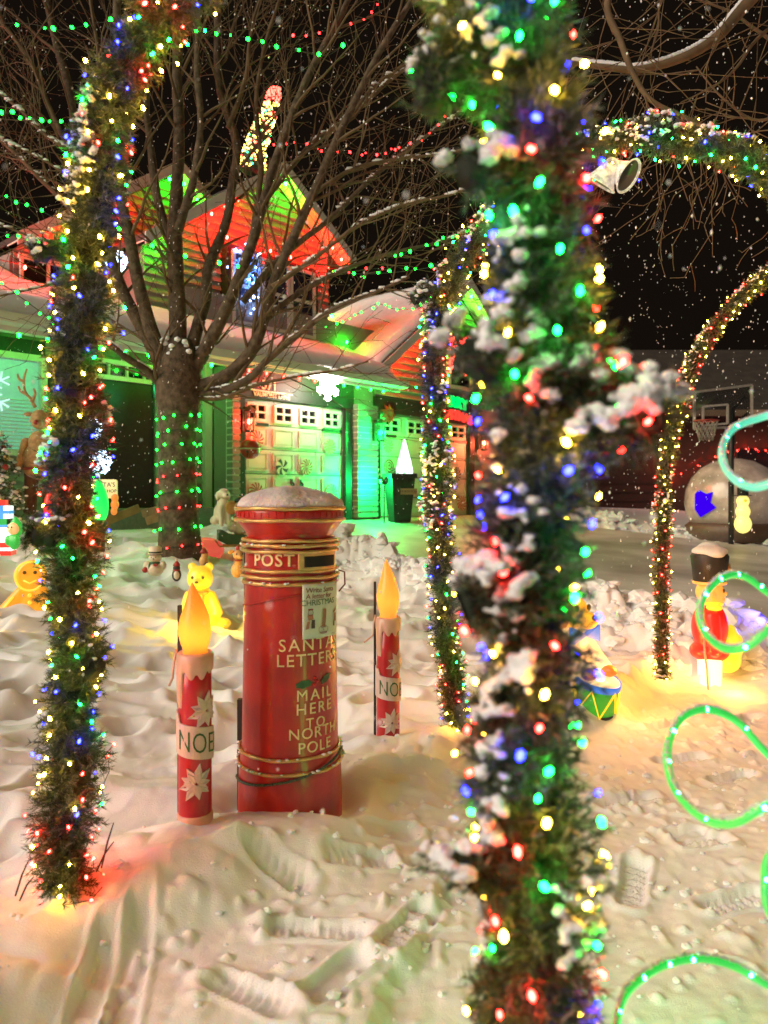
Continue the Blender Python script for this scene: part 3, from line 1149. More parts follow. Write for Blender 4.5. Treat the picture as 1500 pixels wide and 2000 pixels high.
def grow(p, d, ln, r, depth, mb, rng, up=0.12):
    n = max(3, int(ln / 0.16))
    pts, rads = [p.copy()], [r]
    dd = d.normalized()
    kids = []
    for i in range(n):
        dd = (dd + Vector((rng.gauss(0, 0.13), rng.gauss(0, 0.13), rng.gauss(0, 0.11) + up * 0.25))).normalized()
        p = p + dd * (ln / n)
        pts.append(p.copy())
        rads.append(max(0.0028, r * (1 - 0.85 * (i + 1) / n)))
        if depth > 0 and i > 0 and rng.random() < 0.62:
            kids.append((p.copy(), dd.copy(), rads[-1]))
    mb.tube(pts, rads, 5 if r > 0.014 else 3, caps=False)
    for q, qd, qr in kids:
        a = qd.orthogonal().normalized()
        a.rotate(Matrix.Rotation(rng.uniform(0, 6.28), 3, qd))
        nd = (qd * 0.72 + a * rng.uniform(0.4, 0.9)).normalized()
        grow(q, nd, ln * rng.uniform(0.35, 0.65), max(0.0035, qr * 0.7), depth - 1, mb, rng, up)


for li, (pp, dtip, r0, r1) in enumerate(LIMBS):
    n = len(pp)
    d0 = TREE_D
    if li in (8, 9, 10, 11, 13, 14, 15, 16, 17, 18, 19, 20, 21, 22, 23, 24, 25):
        d0 = (TREE_D + dtip) / 2
    pts = smooth_path([W(x, y, d0 + (dtip - d0) * i / (n - 1)) for i, (x, y) in enumerate(pp)], 5)
    m = len(pts)
    rads = [0.84 * (r0 + (r1 - r0) * (i / (m - 1)) ** 0.75) for i in range(m)]
    lb = MB()
    lb.tube(pts, rads, 10 if r0 > 0.05 else 7)
    bumpy(lb, 0.006)
    lb.build('limb', BARK if r0 > 0.05 else TWIG, tree)
    for i in range(2, m - 1):
        seg = pts[i + 1] - pts[i - 1]
        dd = seg.normalized()
        for _ in range(2 if r0 > 0.05 else 3):
            if trng.random() < 0.24:
                a = dd.orthogonal().normalized()
                a.rotate(Matrix.Rotation(trng.uniform(0, 6.28), 3, dd))
                nd = (dd * 0.75 + a * trng.uniform(0.5, 1.0) + Vector((0, 0, 0.15))).normalized()
                grow(pts[i], nd, trng.uniform(0.5, 1.7) * (0.6 + 0.5 * i / m), min(0.022, rads[i] * 0.5), 2, TW, trng)
        # snow lying on the upper side of flat limbs
        if abs(dd.z) < 0.75 and trng.random() < 0.5:
            for _ in range(3):
                q = pts[i] + seg * trng.uniform(-0.5, 0.5)
                SNOWT.ico((q.x, q.y, q.z + rads[i] * 0.95), (trng.uniform(0.03, 0.06), 0.03, 0.016), 1, 0.25)
for _ in range(26):   # snow caught in the fork
    a = trng.uniform(0, 6.28)
    SNOWT.ico((TX + 0.17 * math.cos(a) + trng.gauss(0, .03), TY - abs(0.17 * math.sin(a)), zb + trng.uniform(2.35, 2.75)), (0.035, 0.035, 0.03), 2, 0.15)
tag(TW.build('crown', TWIG, tree, fix=False), None, None, kind='stuff')
tag(SNOWT.build('snow', SNOW, tree, fix=False), None, None, kind='stuff')

# ------------------------------------------------------------------ overhanging branches, upper right (second tree, trunk outside the frame)
t2x, t2y = 4.6, 5.2
tree2 = thing('overhanging_tree', 'bare tree reaching in from the upper right with snow on a branch', 'tree', (t2x, t2y, gz(t2x, t2y)))
tb = MB()
z2 = gz(t2x, t2y) - 0.2
trunk2 = smooth_path([(t2x, t2y, z2), (t2x - 0.05, t2y, z2 + 1.5), (t2x + 0.05, t2y, z2 + 3.0), (t2x - 0.1, t2y - 0.1, z2 + 4.8)], 5)
tb.tube(trunk2, [0.2 - 0.005 * i for i in range(len(trunk2))], 12)
tb.build('trunk', BARK, tree2)
tw2, sn2 = MB(), MB()
for pp, dd_, r0, r1 in (
        ([(1700, -160), (1560, -90), (1460, 5), (1400, 72), (1335, 112), (1250, 136), (1180, 131), (1108, 121), (1050, 105)], 4.6, 0.055, 0.008),
        ([(1500, -220), (1300, -160), (1190, -10), (1212, 80), (1240, 150), (1272, 196), (1335, 228), (1405, 262), (1490, 318), (1560, 350)], 4.3, 0.028, 0.006),
        ([(1650, -100), (1570, 0), (1480, 75), (1440, 130), (1400, 165), (1330, 200)], 4.8, 0.018, 0.004),
        ([(1700, 60), (1560, 100), (1480, 60), (1420, 20), (1300, -20)], 4.9, 0.02, 0.005),
        ([(1600, -80), (1420, -60), (1300, -10), (1285, 60), (1265, 120)], 4.5, 0.014, 0.004),
        ([(1700, 120), (1560, 200), (1480, 235), (1410, 190), (1360, 130)], 4.4, 0.014, 0.004)):
    pts = smooth_path([W(x, y, dd_) for x, y in pp], 6)
    m = len(pts)
    rads = [r0 + (r1 - r0) * (i / (m - 1)) ** 0.8 for i in range(m)]
    lb = MB()
    lb.tube(pts, rads, 8)
    lb.build('limb', TWIG, tree2)
    for i in range(4, m - 1):
        d_ = (pts[i + 1] - pts[i - 1]).normalized()
        for _ in range(3):
            if trng.random() < 0.17:
                a = d_.orthogonal().normalized()
                a.rotate(Matrix.Rotation(trng.uniform(0, 6.28), 3, d_))
                grow(pts[i], (d_ * 0.6 + a * 0.8 + Vector((0, 0, -0.15))).normalized(), trng.uniform(0.3, 0.85), 0.005, 2, tw2, trng, -0.2)
    if r0 > 0.05:
        for i in range(8, m - 8):
            for k in range(5):
                q = pts[i].lerp(pts[i + 1], k / 5)
                sn2.ico((q.x, q.y, q.z + rads[i] + 0.006), (0.022, 0.022, 0.016), 1, 0.15)
tag(tw2.build('crown', TWIG, tree2, fix=False), None, None, kind='stuff')
tag(sn2.build('snow', SNOW, tree2, fix=False), None, None, kind='stuff')

# ------------------------------------------------------------------ light strings hung in the tree
STR = {'g': bulb_mesh('string', 'green', (0.006, 1.0, 0.030), 20, 0.017, 1.2), 'r': bulb_mesh('string', 'red', (1.0, 0.018, 0.018), 20, 0.013, 1.2)}


def string(label, pts, colr, spacing=0.22, scale=1.0, grp='bulb strings slung through the bare tree', sag=True):
    pts = smooth_path([W(*p) for p in pts], 8)
    root = thing('light_string', label, 'string lights', pts[0], grp)
    w = MB()
    w.tube(pts, 0.004, 4)
    w.build('wire', WIRE, root)
    acc, last = 0.0, pts[0]
    nxt = spacing * 0.5
    for q in pts[1:]:
        sl_ = (q - last).length
        while acc + sl_ > nxt:
            k = (nxt - acc) / sl_
            p = last.lerp(q, k)
            add_bulb(STR[colr], p + Vector((trng.gauss(0, .012), trng.gauss(0, .012), trng.gauss(0, .015))), root, scale=scale * trng.choice((0.7, 1.0, 1.0, 1.3)))
            nxt += spacing * trng.uniform(0.6, 1.4)
        acc += sl_
        last = q


string('green bulb string across the top left of the tree', [(-30, 45, 7.4), (60, 47, 7.4), (105, 58, 7.4), (138, 56, 7.4), (205, 43, 7.4), (280, 44, 7.4), (340, 54, 7.4), (405, 65, 7.5), (468, 71, 7.6), (540, 92, 7.7), (600, 102, 7.8), (640, 108, 7.8), (672, 86, 7.8)], 'g', 0.19)
string('red bulb string high above the roof sculpture', [(560, 75, 8.2), (615, 65, 8.2), (690, 45, 8.2), (722, 28, 8.2), (760, -20, 8.2)], 'r', 0.17)
string('short green bulb string behind the left garland, second from the top', [(-20, 214, 7.6), (30, 224, 7.6), (70, 233, 7.6), (125, 241, 7.6)], 'g', 0.09)
string('short green bulb string at the left edge, third from the top', [(-20, 374, 7.6), (30, 393, 7.6), (62, 403, 7.6), (104, 424, 7.6)], 'g', 0.14)
string('short green bulb string at the left edge, lowest', [(-20, 448, 7.6), (38, 463, 7.6), (72, 474, 7.6), (110, 490, 7.6)], 'g', 0.13)
string('green bulb string crossing the middle limbs of the tree', [(190, 395, 7.6), (212, 428, 7.6), (262, 475, 7.6), (348, 496, 7.7), (404, 507, 7.7), (470, 520, 7.8)], 'g', 0.28, 1.3)
string('red bulb string sagging right of the roof sculpture', [(530, 280, 8.6), (590, 281, 8.6), (632, 295, 8.6), (690, 299, 8.6), (745, 298, 8.6), (800, 284, 8.4), (840, 260, 8.3), (880, 218, 8.2)], 'r', 0.10, 0.9)
string('red bulb string over the upper windows', [(440, 512, 10.8), (520, 512, 10.8), (600, 524, 10.8), (640, 532, 10.8), (760, 522, 10.8)], 'r', 0.2, 1.1)
string('green bulb string sagging at the right of the tree, lower', [(640, 530, 8.6), (700, 535, 8.4), (770, 532, 8.2), (840, 522, 8.0), (905, 502, 7.8), (950, 480, 7.6)], 'g', 0.16)
string('green bulb string climbing to the right of the tree, upper', [(765, 505, 8.2), (820, 484, 8.1), (880, 464, 8.0), (935, 438, 7.8)], 'g', 0.11, 0.9)
string('green bulb string over the snowy garage roof', [(630, 640, 11.5), (690, 618, 11.4), (735, 594, 11.3), (770, 603, 11.2), (810, 602, 11.2), (845, 576, 11.0)], 'g', 0.13, 0.9)
string('red and green wire slanting down at the far left', [(-20, 545, 7.2), (12, 560, 7.2), (34, 576, 7.2), (52, 589, 7.2), (110, 632, 7.2)], 'g', 0.12, 0.8)

# lights wound round the trunk, one ring per turn
for k, (zy, c) in enumerate(((812, 'g'), (842, 'g'), (871, 'g'), (901, 'g'), (932, 'r'), (962, 'g'), (993, 'r'), (1032, 'g'), (1070, 'r'))):
    root = thing('trunk_light_ring', '%s bulb ring round the tree trunk, %s from the top' % (('green' if c == 'g' else 'red'), ('first', 'second', 'third', 'fourth', 'fifth', 'sixth', 'seventh', 'eighth', 'lowest')[k]), 'string lights', W(350, zy, TREE_D - 0.25), 'bulb rings wound round the tree trunk')
    zc_ = W(350, zy, TREE_D - 0.2).z
    pts = []
    rr_ = 0.228 if zy < 1000 else 0.25
    for i in range(25):
        a = 2 * math.pi * i / 24
        pts.append((TX + rr_ * math.cos(a), TY + rr_ * math.sin(a), zc_ + 0.03 * math.cos(a) + 0.008 * math.sin(3 * a)))
    w = MB()
    w.tube(pts, 0.004, 4)
    w.build('wire', WIRE, root)
    for i in range(9):
        a = 2 * math.pi * (i + trng.uniform(-.25, .25)) / 9 + 0.4 * k
        add_bulb(STR[c], (TX + (rr_ + .012) * math.cos(a), TY + (rr_ + .012) * math.sin(a), zc_ + 0.03 * math.cos(a) + trng.gauss(0, .012)), root, scale=0.85)

# ------------------------------------------------------------------ garland arches
MINI = {'r': bulb_mesh('mini', 'red', (1.0, 0.007, 0.005), 230, 0.0048, 1.5), 'g': bulb_mesh('mini', 'green', (0.002, 1.0, 0.04), 140, 0.0048, 1.5),
        'b': bulb_mesh('mini', 'blue', (0.006, 0.008, 1.0), 105, 0.0048, 1.5), 'y': bulb_mesh('mini', 'yellow', (1.0, 0.52, 0.03), 190, 0.0048, 1.5)}


def frame_path(pts):
    pts = [Vector(p) for p in pts]
    L = [0.0]
    for a, b in zip(pts[:-1], pts[1:]):
        L.append(L[-1] + (b - a).length)
    P = np.array([tuple(p) for p in pts])
    return P, np.array(L)


def garland(root, pts, rad, dens, per, nl, seed, snow=1.0, bulbs=50, cols='rgby', core=True, wide=0.0013, snow_side=(-0.3, -0.2), blob=1.0, name='needles', tiplen=0.7, cap=0):
    rg = np.random.default_rng(seed)
    P, L = frame_path(pts)
    total = L[-1]
    T = np.gradient(P, L, axis=0)
    T /= np.linalg.norm(T, axis=1)[:, None]

    def at(u):
        return np.stack([np.interp(u, L, P[:, k]) for k in range(3)], -1), np.stack([np.interp(u, L, T[:, k]) for k in range(3)], -1)

    def radial(u, th):
        p, t = at(u)
        t = t / np.linalg.norm(t, axis=-1, keepdims=True)
        ref = np.where(np.abs(t[:, 2:3]) > 0.8, np.array([[0.0, 1.0, 0.0]]), np.array([[0.0, 0.0, 1.0]]))
        a = np.cross(t, ref)
        a /= np.linalg.norm(a, axis=-1, keepdims=True)
        b = np.cross(t, a)
        return p, t, a * np.cos(th)[:, None] + b * np.sin(th)[:, None]

    def lumpy(u, th):
        return 0.34 + 1.15 * fbm(u * 6.5, np.cos(th) * 0.9 + 3, seed, 2) + 0.35 * (fbm(u * 15.0 + np.sin(th) * 1.5, np.cos(th) * 1.6, seed + 5, 2) - 0.5)

    nt = int(dens * total)
    u = rg.uniform(0, total, nt)
    th = rg.uniform(0, 2 * math.pi, nt)
    p, t, r = radial(u, th)
    lum = lumpy(u, th)
    dirn = r * 0.9 + t * rg.normal(0, 0.55, (nt, 1)) + rg.normal(0, 0.25, (nt, 3))
    dirn /= np.linalg.norm(dirn, axis=1)[:, None]
    Lt = rad * lum * tiplen * rg.uniform(0.75, 1.2, nt) * np.where(rg.random(nt) < 0.35, 0.42, 1.0)
    base = p + r * (rad * 0.34)
    # needles
    N = nt * per
    idx = np.repeat(np.arange(nt), per)
    uu = rg.uniform(0.05, 1.0, N)
    b0 = base[idx] + dirn[idx] * (Lt[idx] * uu)[:, None]
    nd = dirn[idx] * rg.uniform(0.4, 1.0, (N, 1)) + rg.normal(0, 0.42, (N, 3))
    nd /= np.linalg.norm(nd, axis=1)[:, None]
    ll = nl * rg.uniform(0.6, 1.25, N)
    tip = b0 + nd * ll[:, None]
    sd = np.cross(nd, rg.normal(0, 1, (N, 3)))
    sd /= np.linalg.norm(sd, axis=1)[:, None] + 1e-9
    V = np.empty((N, 3, 3))
    V[:, 0] = b0 + sd * wide
    V[:, 1] = b0 - sd * wide
    V[:, 2] = tip
    me = bpy.data.meshes.new(name)
    me.vertices.add(N * 3)
    me.vertices.foreach_set('co', V.ravel())
    me.loops.add(N * 3)
    me.loops.foreach_set('vertex_index', np.arange(N * 3))
    me.polygons.add(N)
    me.polygons.foreach_set('loop_start', np.arange(0, N * 3, 3))
    me.polygons.foreach_set('loop_total', np.full(N, 3))
    me.update()
    tag(obj(name, me, NEEDLE, root, False), None, None, kind='stuff')
    if core:
        c = MB()
        m = len(P)
        c.tube([tuple(q) for q in P], [rad * 0.46 * (1 + 0.22 * math.sin(i * 1.7)) for i in range(m)], 8)
        c.build('pole', CORE, root)
    # snow resting on the tips
    if snow > 0:
        sb = MB()
        mask = fbm(u * 4.2 + 3, np.cos(th) * 0.8 + 7 + np.sin(th) * 0.5, seed + 30, 3)
        up = r[:, 2] * 1.1 + (r @ np.array([snow_side[0], snow_side[1], 0])) * 0.6 + 0.12 * dirn[:, 2]
        score = up * 0.34 + mask * 1.6
        if cap:
            score = score - 0.22 * (u < total * 0.42)
        thr = np.quantile(score, 1 - 0.20 * snow) if snow < 3.2 else -9
        sel = np.where(score > thr)[0]
        rr = random.Random(seed)
        for k in sel:
            e = base[k] + (r[k] * 0.8 + dirn[k] * 0.2) * rad * lum[k] * tiplen * rr.uniform(0.7, 1.0)
            w_ = blob * rr.uniform(0.004, 0.0105) * (1.5 if name == 'bough' else 1)
            sb.ico((e[0], e[1], e[2] + w_ * 0.6), (w_ * 1.3, w_ * 1.3, w_ * 0.8), 2 if blob > 0.9 else 1, 0.32)
        if sb.v:
            if name == 'bough':
                tag(sb.build('snow', SNOW, root, fix=False), None, None, kind='stuff')
            else:
                so = fuse('snow', [], SNOW, root, None, 0.0042 if blob > 0.9 else 0.006, 1, lambda mb: mb.add(sb.v, sb.f))
                vn_ = np.empty(len(so.data.vertices) * 3)
                so.data.vertices.foreach_get('co', vn_)
                vn_ = vn_.reshape(-1, 3)
                vn_ += rg.normal(0, 0.0014, vn_.shape)
                so.data.vertices.foreach_set('co', vn_.ravel())
                tag(so, None, None, kind='stuff')
    # bulbs and their wires
    nb = int(bulbs * total)
    if nb:
        ub = (np.arange(nb) + rg.uniform(-0.4, 0.4, nb)) / nb * total
        ub = np.clip(ub, 0.01, total - 0.01)
        tb_ = np.cumsum(rg.uniform(0.9, 2.1, nb))
        pb, _, rb = radial(ub, tb_)
        lb_ = lumpy(ub, tb_)
        pos = pb + rb * (rad * (0.34 + lb_ * tiplen * rg.uniform(0.75, 1.05, nb)) + nl * 0.30)[:, None]
        for k in range(nb):
            add_bulb(MINI[(cols if ub[k] > cap else 'rrrry')[int(rg.integers(len(cols if ub[k] > cap else 'rrrry')))]], pos[k], root, scale=float(rg.uniform(0.7, 1.25)))  # lowest bulbs mostly red, added to tint the snow pink
        wr = MB()
        for k in range(0, nb - 1):
            a_, b_ = Vector(pos[k]), Vector(pos[k + 1])
            if (a_ - b_).length < 0.3:
                mid_ = (a_ + b_) / 2
                cen = Vector((pb[k] + pb[k + 1]) / 2)
                mid_ = cen.lerp(mid_, 1.15)
                wr.tube([a_, mid_, b_], 0.0016, 3, caps=False)
        tag(wr.build('wire', WIRE, root, fix=False), None, None, kind='stuff')


def path_px(p, n=14, wob=0.0):
    pts = smooth_path([W(*q) for q in p], n)
    if wob:
        acc = 0.0
        out = [pts[0]]
        for a_, b_ in zip(pts[:-1], pts[1:]):
            acc += (b_ - a_).length
            out.append(b_ + Vector((math.sin(acc * 17) + 0.7 * math.sin(acc * 29 + 1), math.cos(acc * 15), 0.3 * math.sin(acc * 21))) * wob)
        return out
    return pts


# arch one: left leg, over the top out of frame, down the near leg close to the lens
arch1_pts = path_px([(122, 1760, 2.47), (128, 1640, 2.46), (138, 1500, 2.46), (146, 1300, 2.46), (142, 1100, 2.46), (143, 900, 2.46), (152, 700, 2.45),
                     (168, 520, 2.43), (190, 380, 2.40), (212, 220, 2.36), (270, 90, 2.30), (360, -30, 2.18), (500, -140, 2.0), (660, -190, 1.82), (800, -150, 1.60),
                     (920, -60, 1.40), (985, 40, 1.26), (1030, 160, 1.20), (1045, 320, 1.17), (1052, 480, 1.16), (1056, 650, 1.15), (1050, 850, 1.15),
                     (1040, 1050, 1.14), (1025, 1250, 1.14), (1022, 1450, 1.14), (1026, 1650, 1.13), (1036, 1850, 1.13), (1045, 2060, 1.13), (1050, 2300, 1.13), (1052, 2780, 1.13)], 10, 0.011)
z_near = gz(arch1_pts[-1].x, arch1_pts[-1].y)
arch1_pts = [p for p in arch1_pts if p.z > min(z_near, -0.12)]
a1 = thing('garland_arch', 'nearest snowy garland arch with multicolour lights, its near leg blurred', 'garland arch', (-0.4, 1.8, 0), 'lit garland arches over the path')
garland(a1, arch1_pts, 0.097, 1250, 34, 0.027, 101, 0.66, 98, 'rgbyygyrb', True, 0.0016, blob=1.0, cap=0.30)
# stray boughs standing off the near leg, loaded with snow
garland(a1, path_px([(1070, 800, 1.14), (1150, 790, 1.12), (1220, 810, 1.11), (1285, 850, 1.10)], 6), 0.075, 900, 24, 0.024, 102, 2.6, 26, 'rgby', True, 0.0013, (0, 0), 1.25, 'bough_needles')
garland(a1, path_px([(990, 720, 1.12), (950, 690, 1.10), (930, 720, 1.09)], 6), 0.07, 900, 24, 0.024, 103, 2.8, 10, 'ry', True, 0.0013, (0, 0), 1.3, 'bough_needles')
garland(a1, path_px([(960, 60, 1.24), (880, 110, 1.22), (842, 165, 1.21), (838, 215, 1.21)], 6), 0.05, 700, 24, 0.026, 104, 0.5, 14, 'gb', True, 0.0013, (0, 0), 1.0, 'bough_needles')
garland(a1, path_px([(1000, 1150, 1.11), (930, 1180, 1.09), (905, 1190, 1.09)], 6), 0.06, 800, 24, 0.024, 105, 2.6, 10, 'by', True, 0.0013, (0, 0), 1.2, 'bough_needles')
garland(a1, path_px([(1000, 1700, 1.11), (930, 1690, 1.09), (900, 1720, 1.08)], 6), 0.06, 800, 24, 0.024, 106, 2.6, 12, 'rg', True, 0.0013, (0, 0), 1.2, 'bough_needles')
garland(a1, path_px([(1000, 330, 1.15), (940, 330, 1.14), (918, 345, 1.13)], 6), 0.055, 800, 24, 0.024, 107, 2.2, 8, 'ry', True, 0.0013, (0, 0), 1.1, 'bough_needles')
garland(a1, path_px([(160, 470, 2.42), (100, 490, 2.40), (65, 500, 2.39)], 6), 0.06, 500, 24, 0.028, 108, 1.6, 10, 'yb', True, 0.0012, (0, 0), 1.0, 'bough_needles')
garland(a1, path_px([(140, 1050, 2.43), (90, 1050, 2.41), (55, 1045, 2.40)], 6), 0.07, 500, 24, 0.028, 109, 1.4, 8, 'b', True, 0.0012, (0, 0), 1.0, 'bough_needles')
garland(a1, path_px([(150, 1290, 2.43), (175, 1300, 2.41), (188, 1310, 2.40)], 6), 0.075, 500, 24, 0.028, 110, 0.3, 8, 'y', True, 0.0012, (0, 0), 1.0, 'bough_needles')

arch2_pts = path_px([(895, 1465, 4.20), (888, 1380, 4.2), (870, 1200, 4.2), (858, 1050, 4.2), (852, 900, 4.2), (850, 760, 4.2), (852, 650, 4.18), (872, 560, 4.14),
                     (925, 480, 4.05), (1000, 390, 3.93), (1090, 312, 3.8), (1180, 276, 3.7), (1270, 264, 3.58), (1370, 278, 3.45), (1470, 320, 3.33), (1580, 420, 3.2),
                     (1680, 600, 3.08), (1735, 850, 3.02), (1752, 1150, 3.0), (1757, 1450, 3.0), (1757, 1720, 3.0)], 10, 0.008)
a2 = thing('garland_arch', 'middle garland arch with multicolour lights and white bells hanging', 'garland arch', (1.2, 3.6, 0), 'lit garland arches over the path')
garland(a2, arch2_pts, 0.090, 900, 24, 0.028, 201, 0.8, 88, 'rgbyy', True, 0.0016, blob=1.0)
garland(a2, path_px([(850, 560, 4.1), (825, 575, 4.08), (805, 590, 4.08)], 5), 0.06, 500, 20, 0.03, 202, 2.0, 12, 'yb', True, 0.0016, (0, 0), 1.0, 'bough_needles')
arch3_pts = path_px([(1293, 1325, 5.35), (1293, 1240, 5.35), (1293, 1100, 5.35), (1296, 980, 5.35), (1304, 880, 5.33), (1322, 800, 5.3), (1352, 715, 5.24), (1396, 640, 5.16),
                     (1450, 580, 5.05), (1515, 528, 4.93), (1590, 500, 4.8), (1690, 520, 4.65), (1790, 620, 4.52), (1850, 780, 4.45), (1870, 1000, 4.43), (1872, 1430, 4.43)], 10)
a3 = thing('garland_arch', 'far right thin garland arch with only red and yellow lights', 'garland arch', (2.9, 4.9, 0), 'lit garland arches over the path')
garland(a3, arch3_pts, 0.066, 900, 18, 0.026, 301, 0.9, 66, 'rryyy', True, 0.0020, blob=0.85)

# ------------------------------------------------------------------ the red post box
MX, MY = MAILBOX
MC = (567 - CX) / F * 3.26
MZ = gz(MX, MY + 0.1)
pbox = thing('post_box', 'red and gold pillar post box with snow on its cap', 'post box', (MC, MY, -0.05))
PXM = 3.26 / F


def zy(y):
    return ZC + (HY - y) * PXM


ANG = -math.pi / 2 + math.atan2(MC, MY) * 0     # direction that faces the lens is -y


def mprof(name, pr, m, n=64):
    b = MB()
    b.lathe([(r * PXM, zy(y)) for r, y in pr], (MC, MY, 0), n)
    return b.build(name, m, pbox)


mprof('body', [(101, 1640), (101, 1560), (100, 1520), (98.5, 1482), (97, 1476), (94, 1450), (93, 1440), (92.5, 1400), (90, 1250), (88, 1140), (88, 1136),
               (87, 1104), (87, 1072), (84, 1058), (83, 1046), (86, 1038), (95, 1026), (102, 1018), (103, 1014), (103.5, 1000), (102, 990), (70, 975), (1, 965)], MAILRED)
for yb, r in ((1478, 100), (1452, 97), (1132, 91), (1120, 93), (1108, 91), (1072, 92), (1061, 94), (1052, 91), (1014, 105), (992, 105)):
    b = MB()
    pts = []
    for k in range(72):
        a = 2 * math.pi * k / 72
        wob_ = 0.7 * math.sin(a * 5 + yb) * PXM
        pts.append((MC + r * PXM * math.cos(a), MY + r * PXM * math.sin(a), zy(yb) + wob_))
    b.tube(pts, [3.5 * PXM * (1 + 0.14 * math.sin(i * 1.1 + yb)) for i in range(72)], 8, closed=True)
    b.build('gold_ring', GOLD, pbox)
for k in range(44):
    a = 2 * math.pi * k / 44
    b = MB()
    Mz = Matrix.Translation((MC, MY, 0)) @ Matrix.Rotation(a, 4, 'Z')
    b.box((103.6 * PXM, 0, zy(1003)), (2.2 * PXM, 5 * PXM, 9 * PXM), Mz)
    b.build('dentil', MAILRED, pbox, False)
# snow cap
sc = MB()
prof = [(100, 990), (103, 986), (101, 980), (94, 974), (80, 967), (60, 959), (38, 953), (18, 951), (0.5, 951)]
n = 72
for r, y in prof:
    for k in range(n):
        a = 2 * math.pi * k / n
        q = np.array([math.cos(a) * r / 40.0]), np.array([math.sin(a) * r / 40.0])
        nn = float(fbm(q[0] + 5, q[1] + 5, 91)[0]) - 0.5
        rr_ = r * PXM * (1 + 0.10 * nn)
        sc.v.append((MC + rr_ * math.cos(a), MY + rr_ * math.sin(a), zy(y) + nn * 0.045 * (1 if y < 985 else 0.25)))
for i in range(len(prof) - 1):
    for k in range(n):
        k2 = (k + 1) % n
        sc.f.append((i * n + k, i * n + k2, (i + 1) * n + k2, (i + 1) * n + k))
sc.f.append(tuple((len(prof) - 1) * n + k for k in range(n)))
sc.build('snow_cap', mat('grey_snow', (0.52, 0.49, 0.52), 0.75, var=0.25, scale=9, bump=0.6, bscale=60), pbox)  # greyer and more mottled than the other snow


def cyl(r, a_deg, y, lift=0.001):
    """map flat lettering onto the drum: a_deg degrees to the right of the lens direction"""
    def fn(x, yy, z):
        rr = r * PXM + lift + z
        a = -math.pi / 2 + R(a_deg) + x / (r * PXM)
        return (MC + rr * math.cos(a), MY + rr * math.sin(a), zy(y) + yy)
    return fn


def curved_patch(r, a0, a1, y0, y1, lift, m, name, n=20, thick=0.0012, wob=0.0):
    b = MB()
    rows = 10
    for side in (0, 1):
        for j in range(rows + 1):
            for k in range(n + 1):
                a = -math.pi / 2 + R(a0 + (a1 - a0) * k / n)
                y = y0 + (y1 - y0) * j / rows
                rr = r * PXM + lift + side * thick + wob * (math.sin(k * 0.7 + j * 0.3) + math.sin(j * 0.9)) * 0.5
                b.v.append((MC + rr * math.cos(a), MY + rr * math.sin(a), zy(y)))
    w = n + 1
    h = (rows + 1) * w
    for j in range(rows):
        for k in range(n):
            q = j * w + k
            b.f.append((q, q + 1, q + w + 1, q + w))
            b.f.append((h + q, h + q + w, h + q + w + 1, h + q + 1))
    for k in range(n):
        b.f.append((k, h + k, h + k + 1, k + 1))
        q = rows * w + k
        b.f.append((q, q + 1, h + q + 1, h + q))
    for j in range(rows):
        q = j * w
        b.f.append((q, q + w, h + q + w, h + q))
        q += n
        b.f.append((q, h + q, h + q + w, q + w))
    return b.build(name, m, pbox)


# slot
curved_patch(87, 16, 74, 1072, 1107, 0.006, GOLD, 'slot_frame', thick=0.008)
curved_patch(87, 23, 68, 1080, 1100, 0.0155, mat('slot_dark', (0.004, 0.004, 0.004), 0.8), 'slot', thick=0.002)
lettering('POST', 0.072, cyl(87, -15, 1088, 0.002), CREAM, pbox, ext=0.0015, space=1.12, bold=0.0012)
for body, size, a, y, sp in (('SANTAS', 0.072, 36, 1244, 1.22), ('LETTERS', 0.072, 33, 1272, 1.14), ('MAIL', 0.066, 38, 1337, 1.30), ('HERE', 0.066, 38, 1362, 1.25),
                             ('TO', 0.060, 38, 1387, 1.30), ('NORTH', 0.064, 38, 1407, 1.12), ('POLE', 0.066, 38, 1433, 1.12)):
    r_ = 88 + (y - 1140) / 300 * 4.5
    lettering(body, size, cyl(r_ + 0.4, a, y + (2 if body in 'TO' else 0), 0.002), CREAM, pbox, ext=0.0015, space=sp, bold=0.0)
# holly
HOLLY = mat('holly_green', (0.02, 0.075, 0.03), 0.45, var=0.4, scale=40)
for a, y, tilt, sz in ((23, 1315, 0.15, 1.0), (53, 1311, 0.45, 0.9)):
    b = MB()
    poly = []
    for k in range(24):
        w_ = 2 * math.pi * k / 24
        q = 1 - 0.26 * abs(math.sin(w_ * 3.5))
        poly.append((0.042 * sz * math.cos(w_) * q, 0.019 * sz * math.sin(w_) * q))
    b.prism(poly, 0, 0.003)
    me = b.mesh('holly_leaf')
    ct, sn_ = math.cos(tilt), math.sin(tilt)
    f0 = cyl(90.5, a, y, 0.002)
    map_mesh(me, lambda x, yy, z: f0(x * ct - z * sn_, x * sn_ + z * ct, yy))
    obj('holly_leaf', me, HOLLY, pbox, False)
for a, y in ((37, 1306), (40, 1312), (36, 1318)):
    b = MB()
    b.ico(cyl(90.5, a, y, 0.003)(0, 0, 0), 0.0075, 2)
    b.build('holly_berry', mat('berry_red', (0.35, 0.01, 0.01), 0.3), pbox)
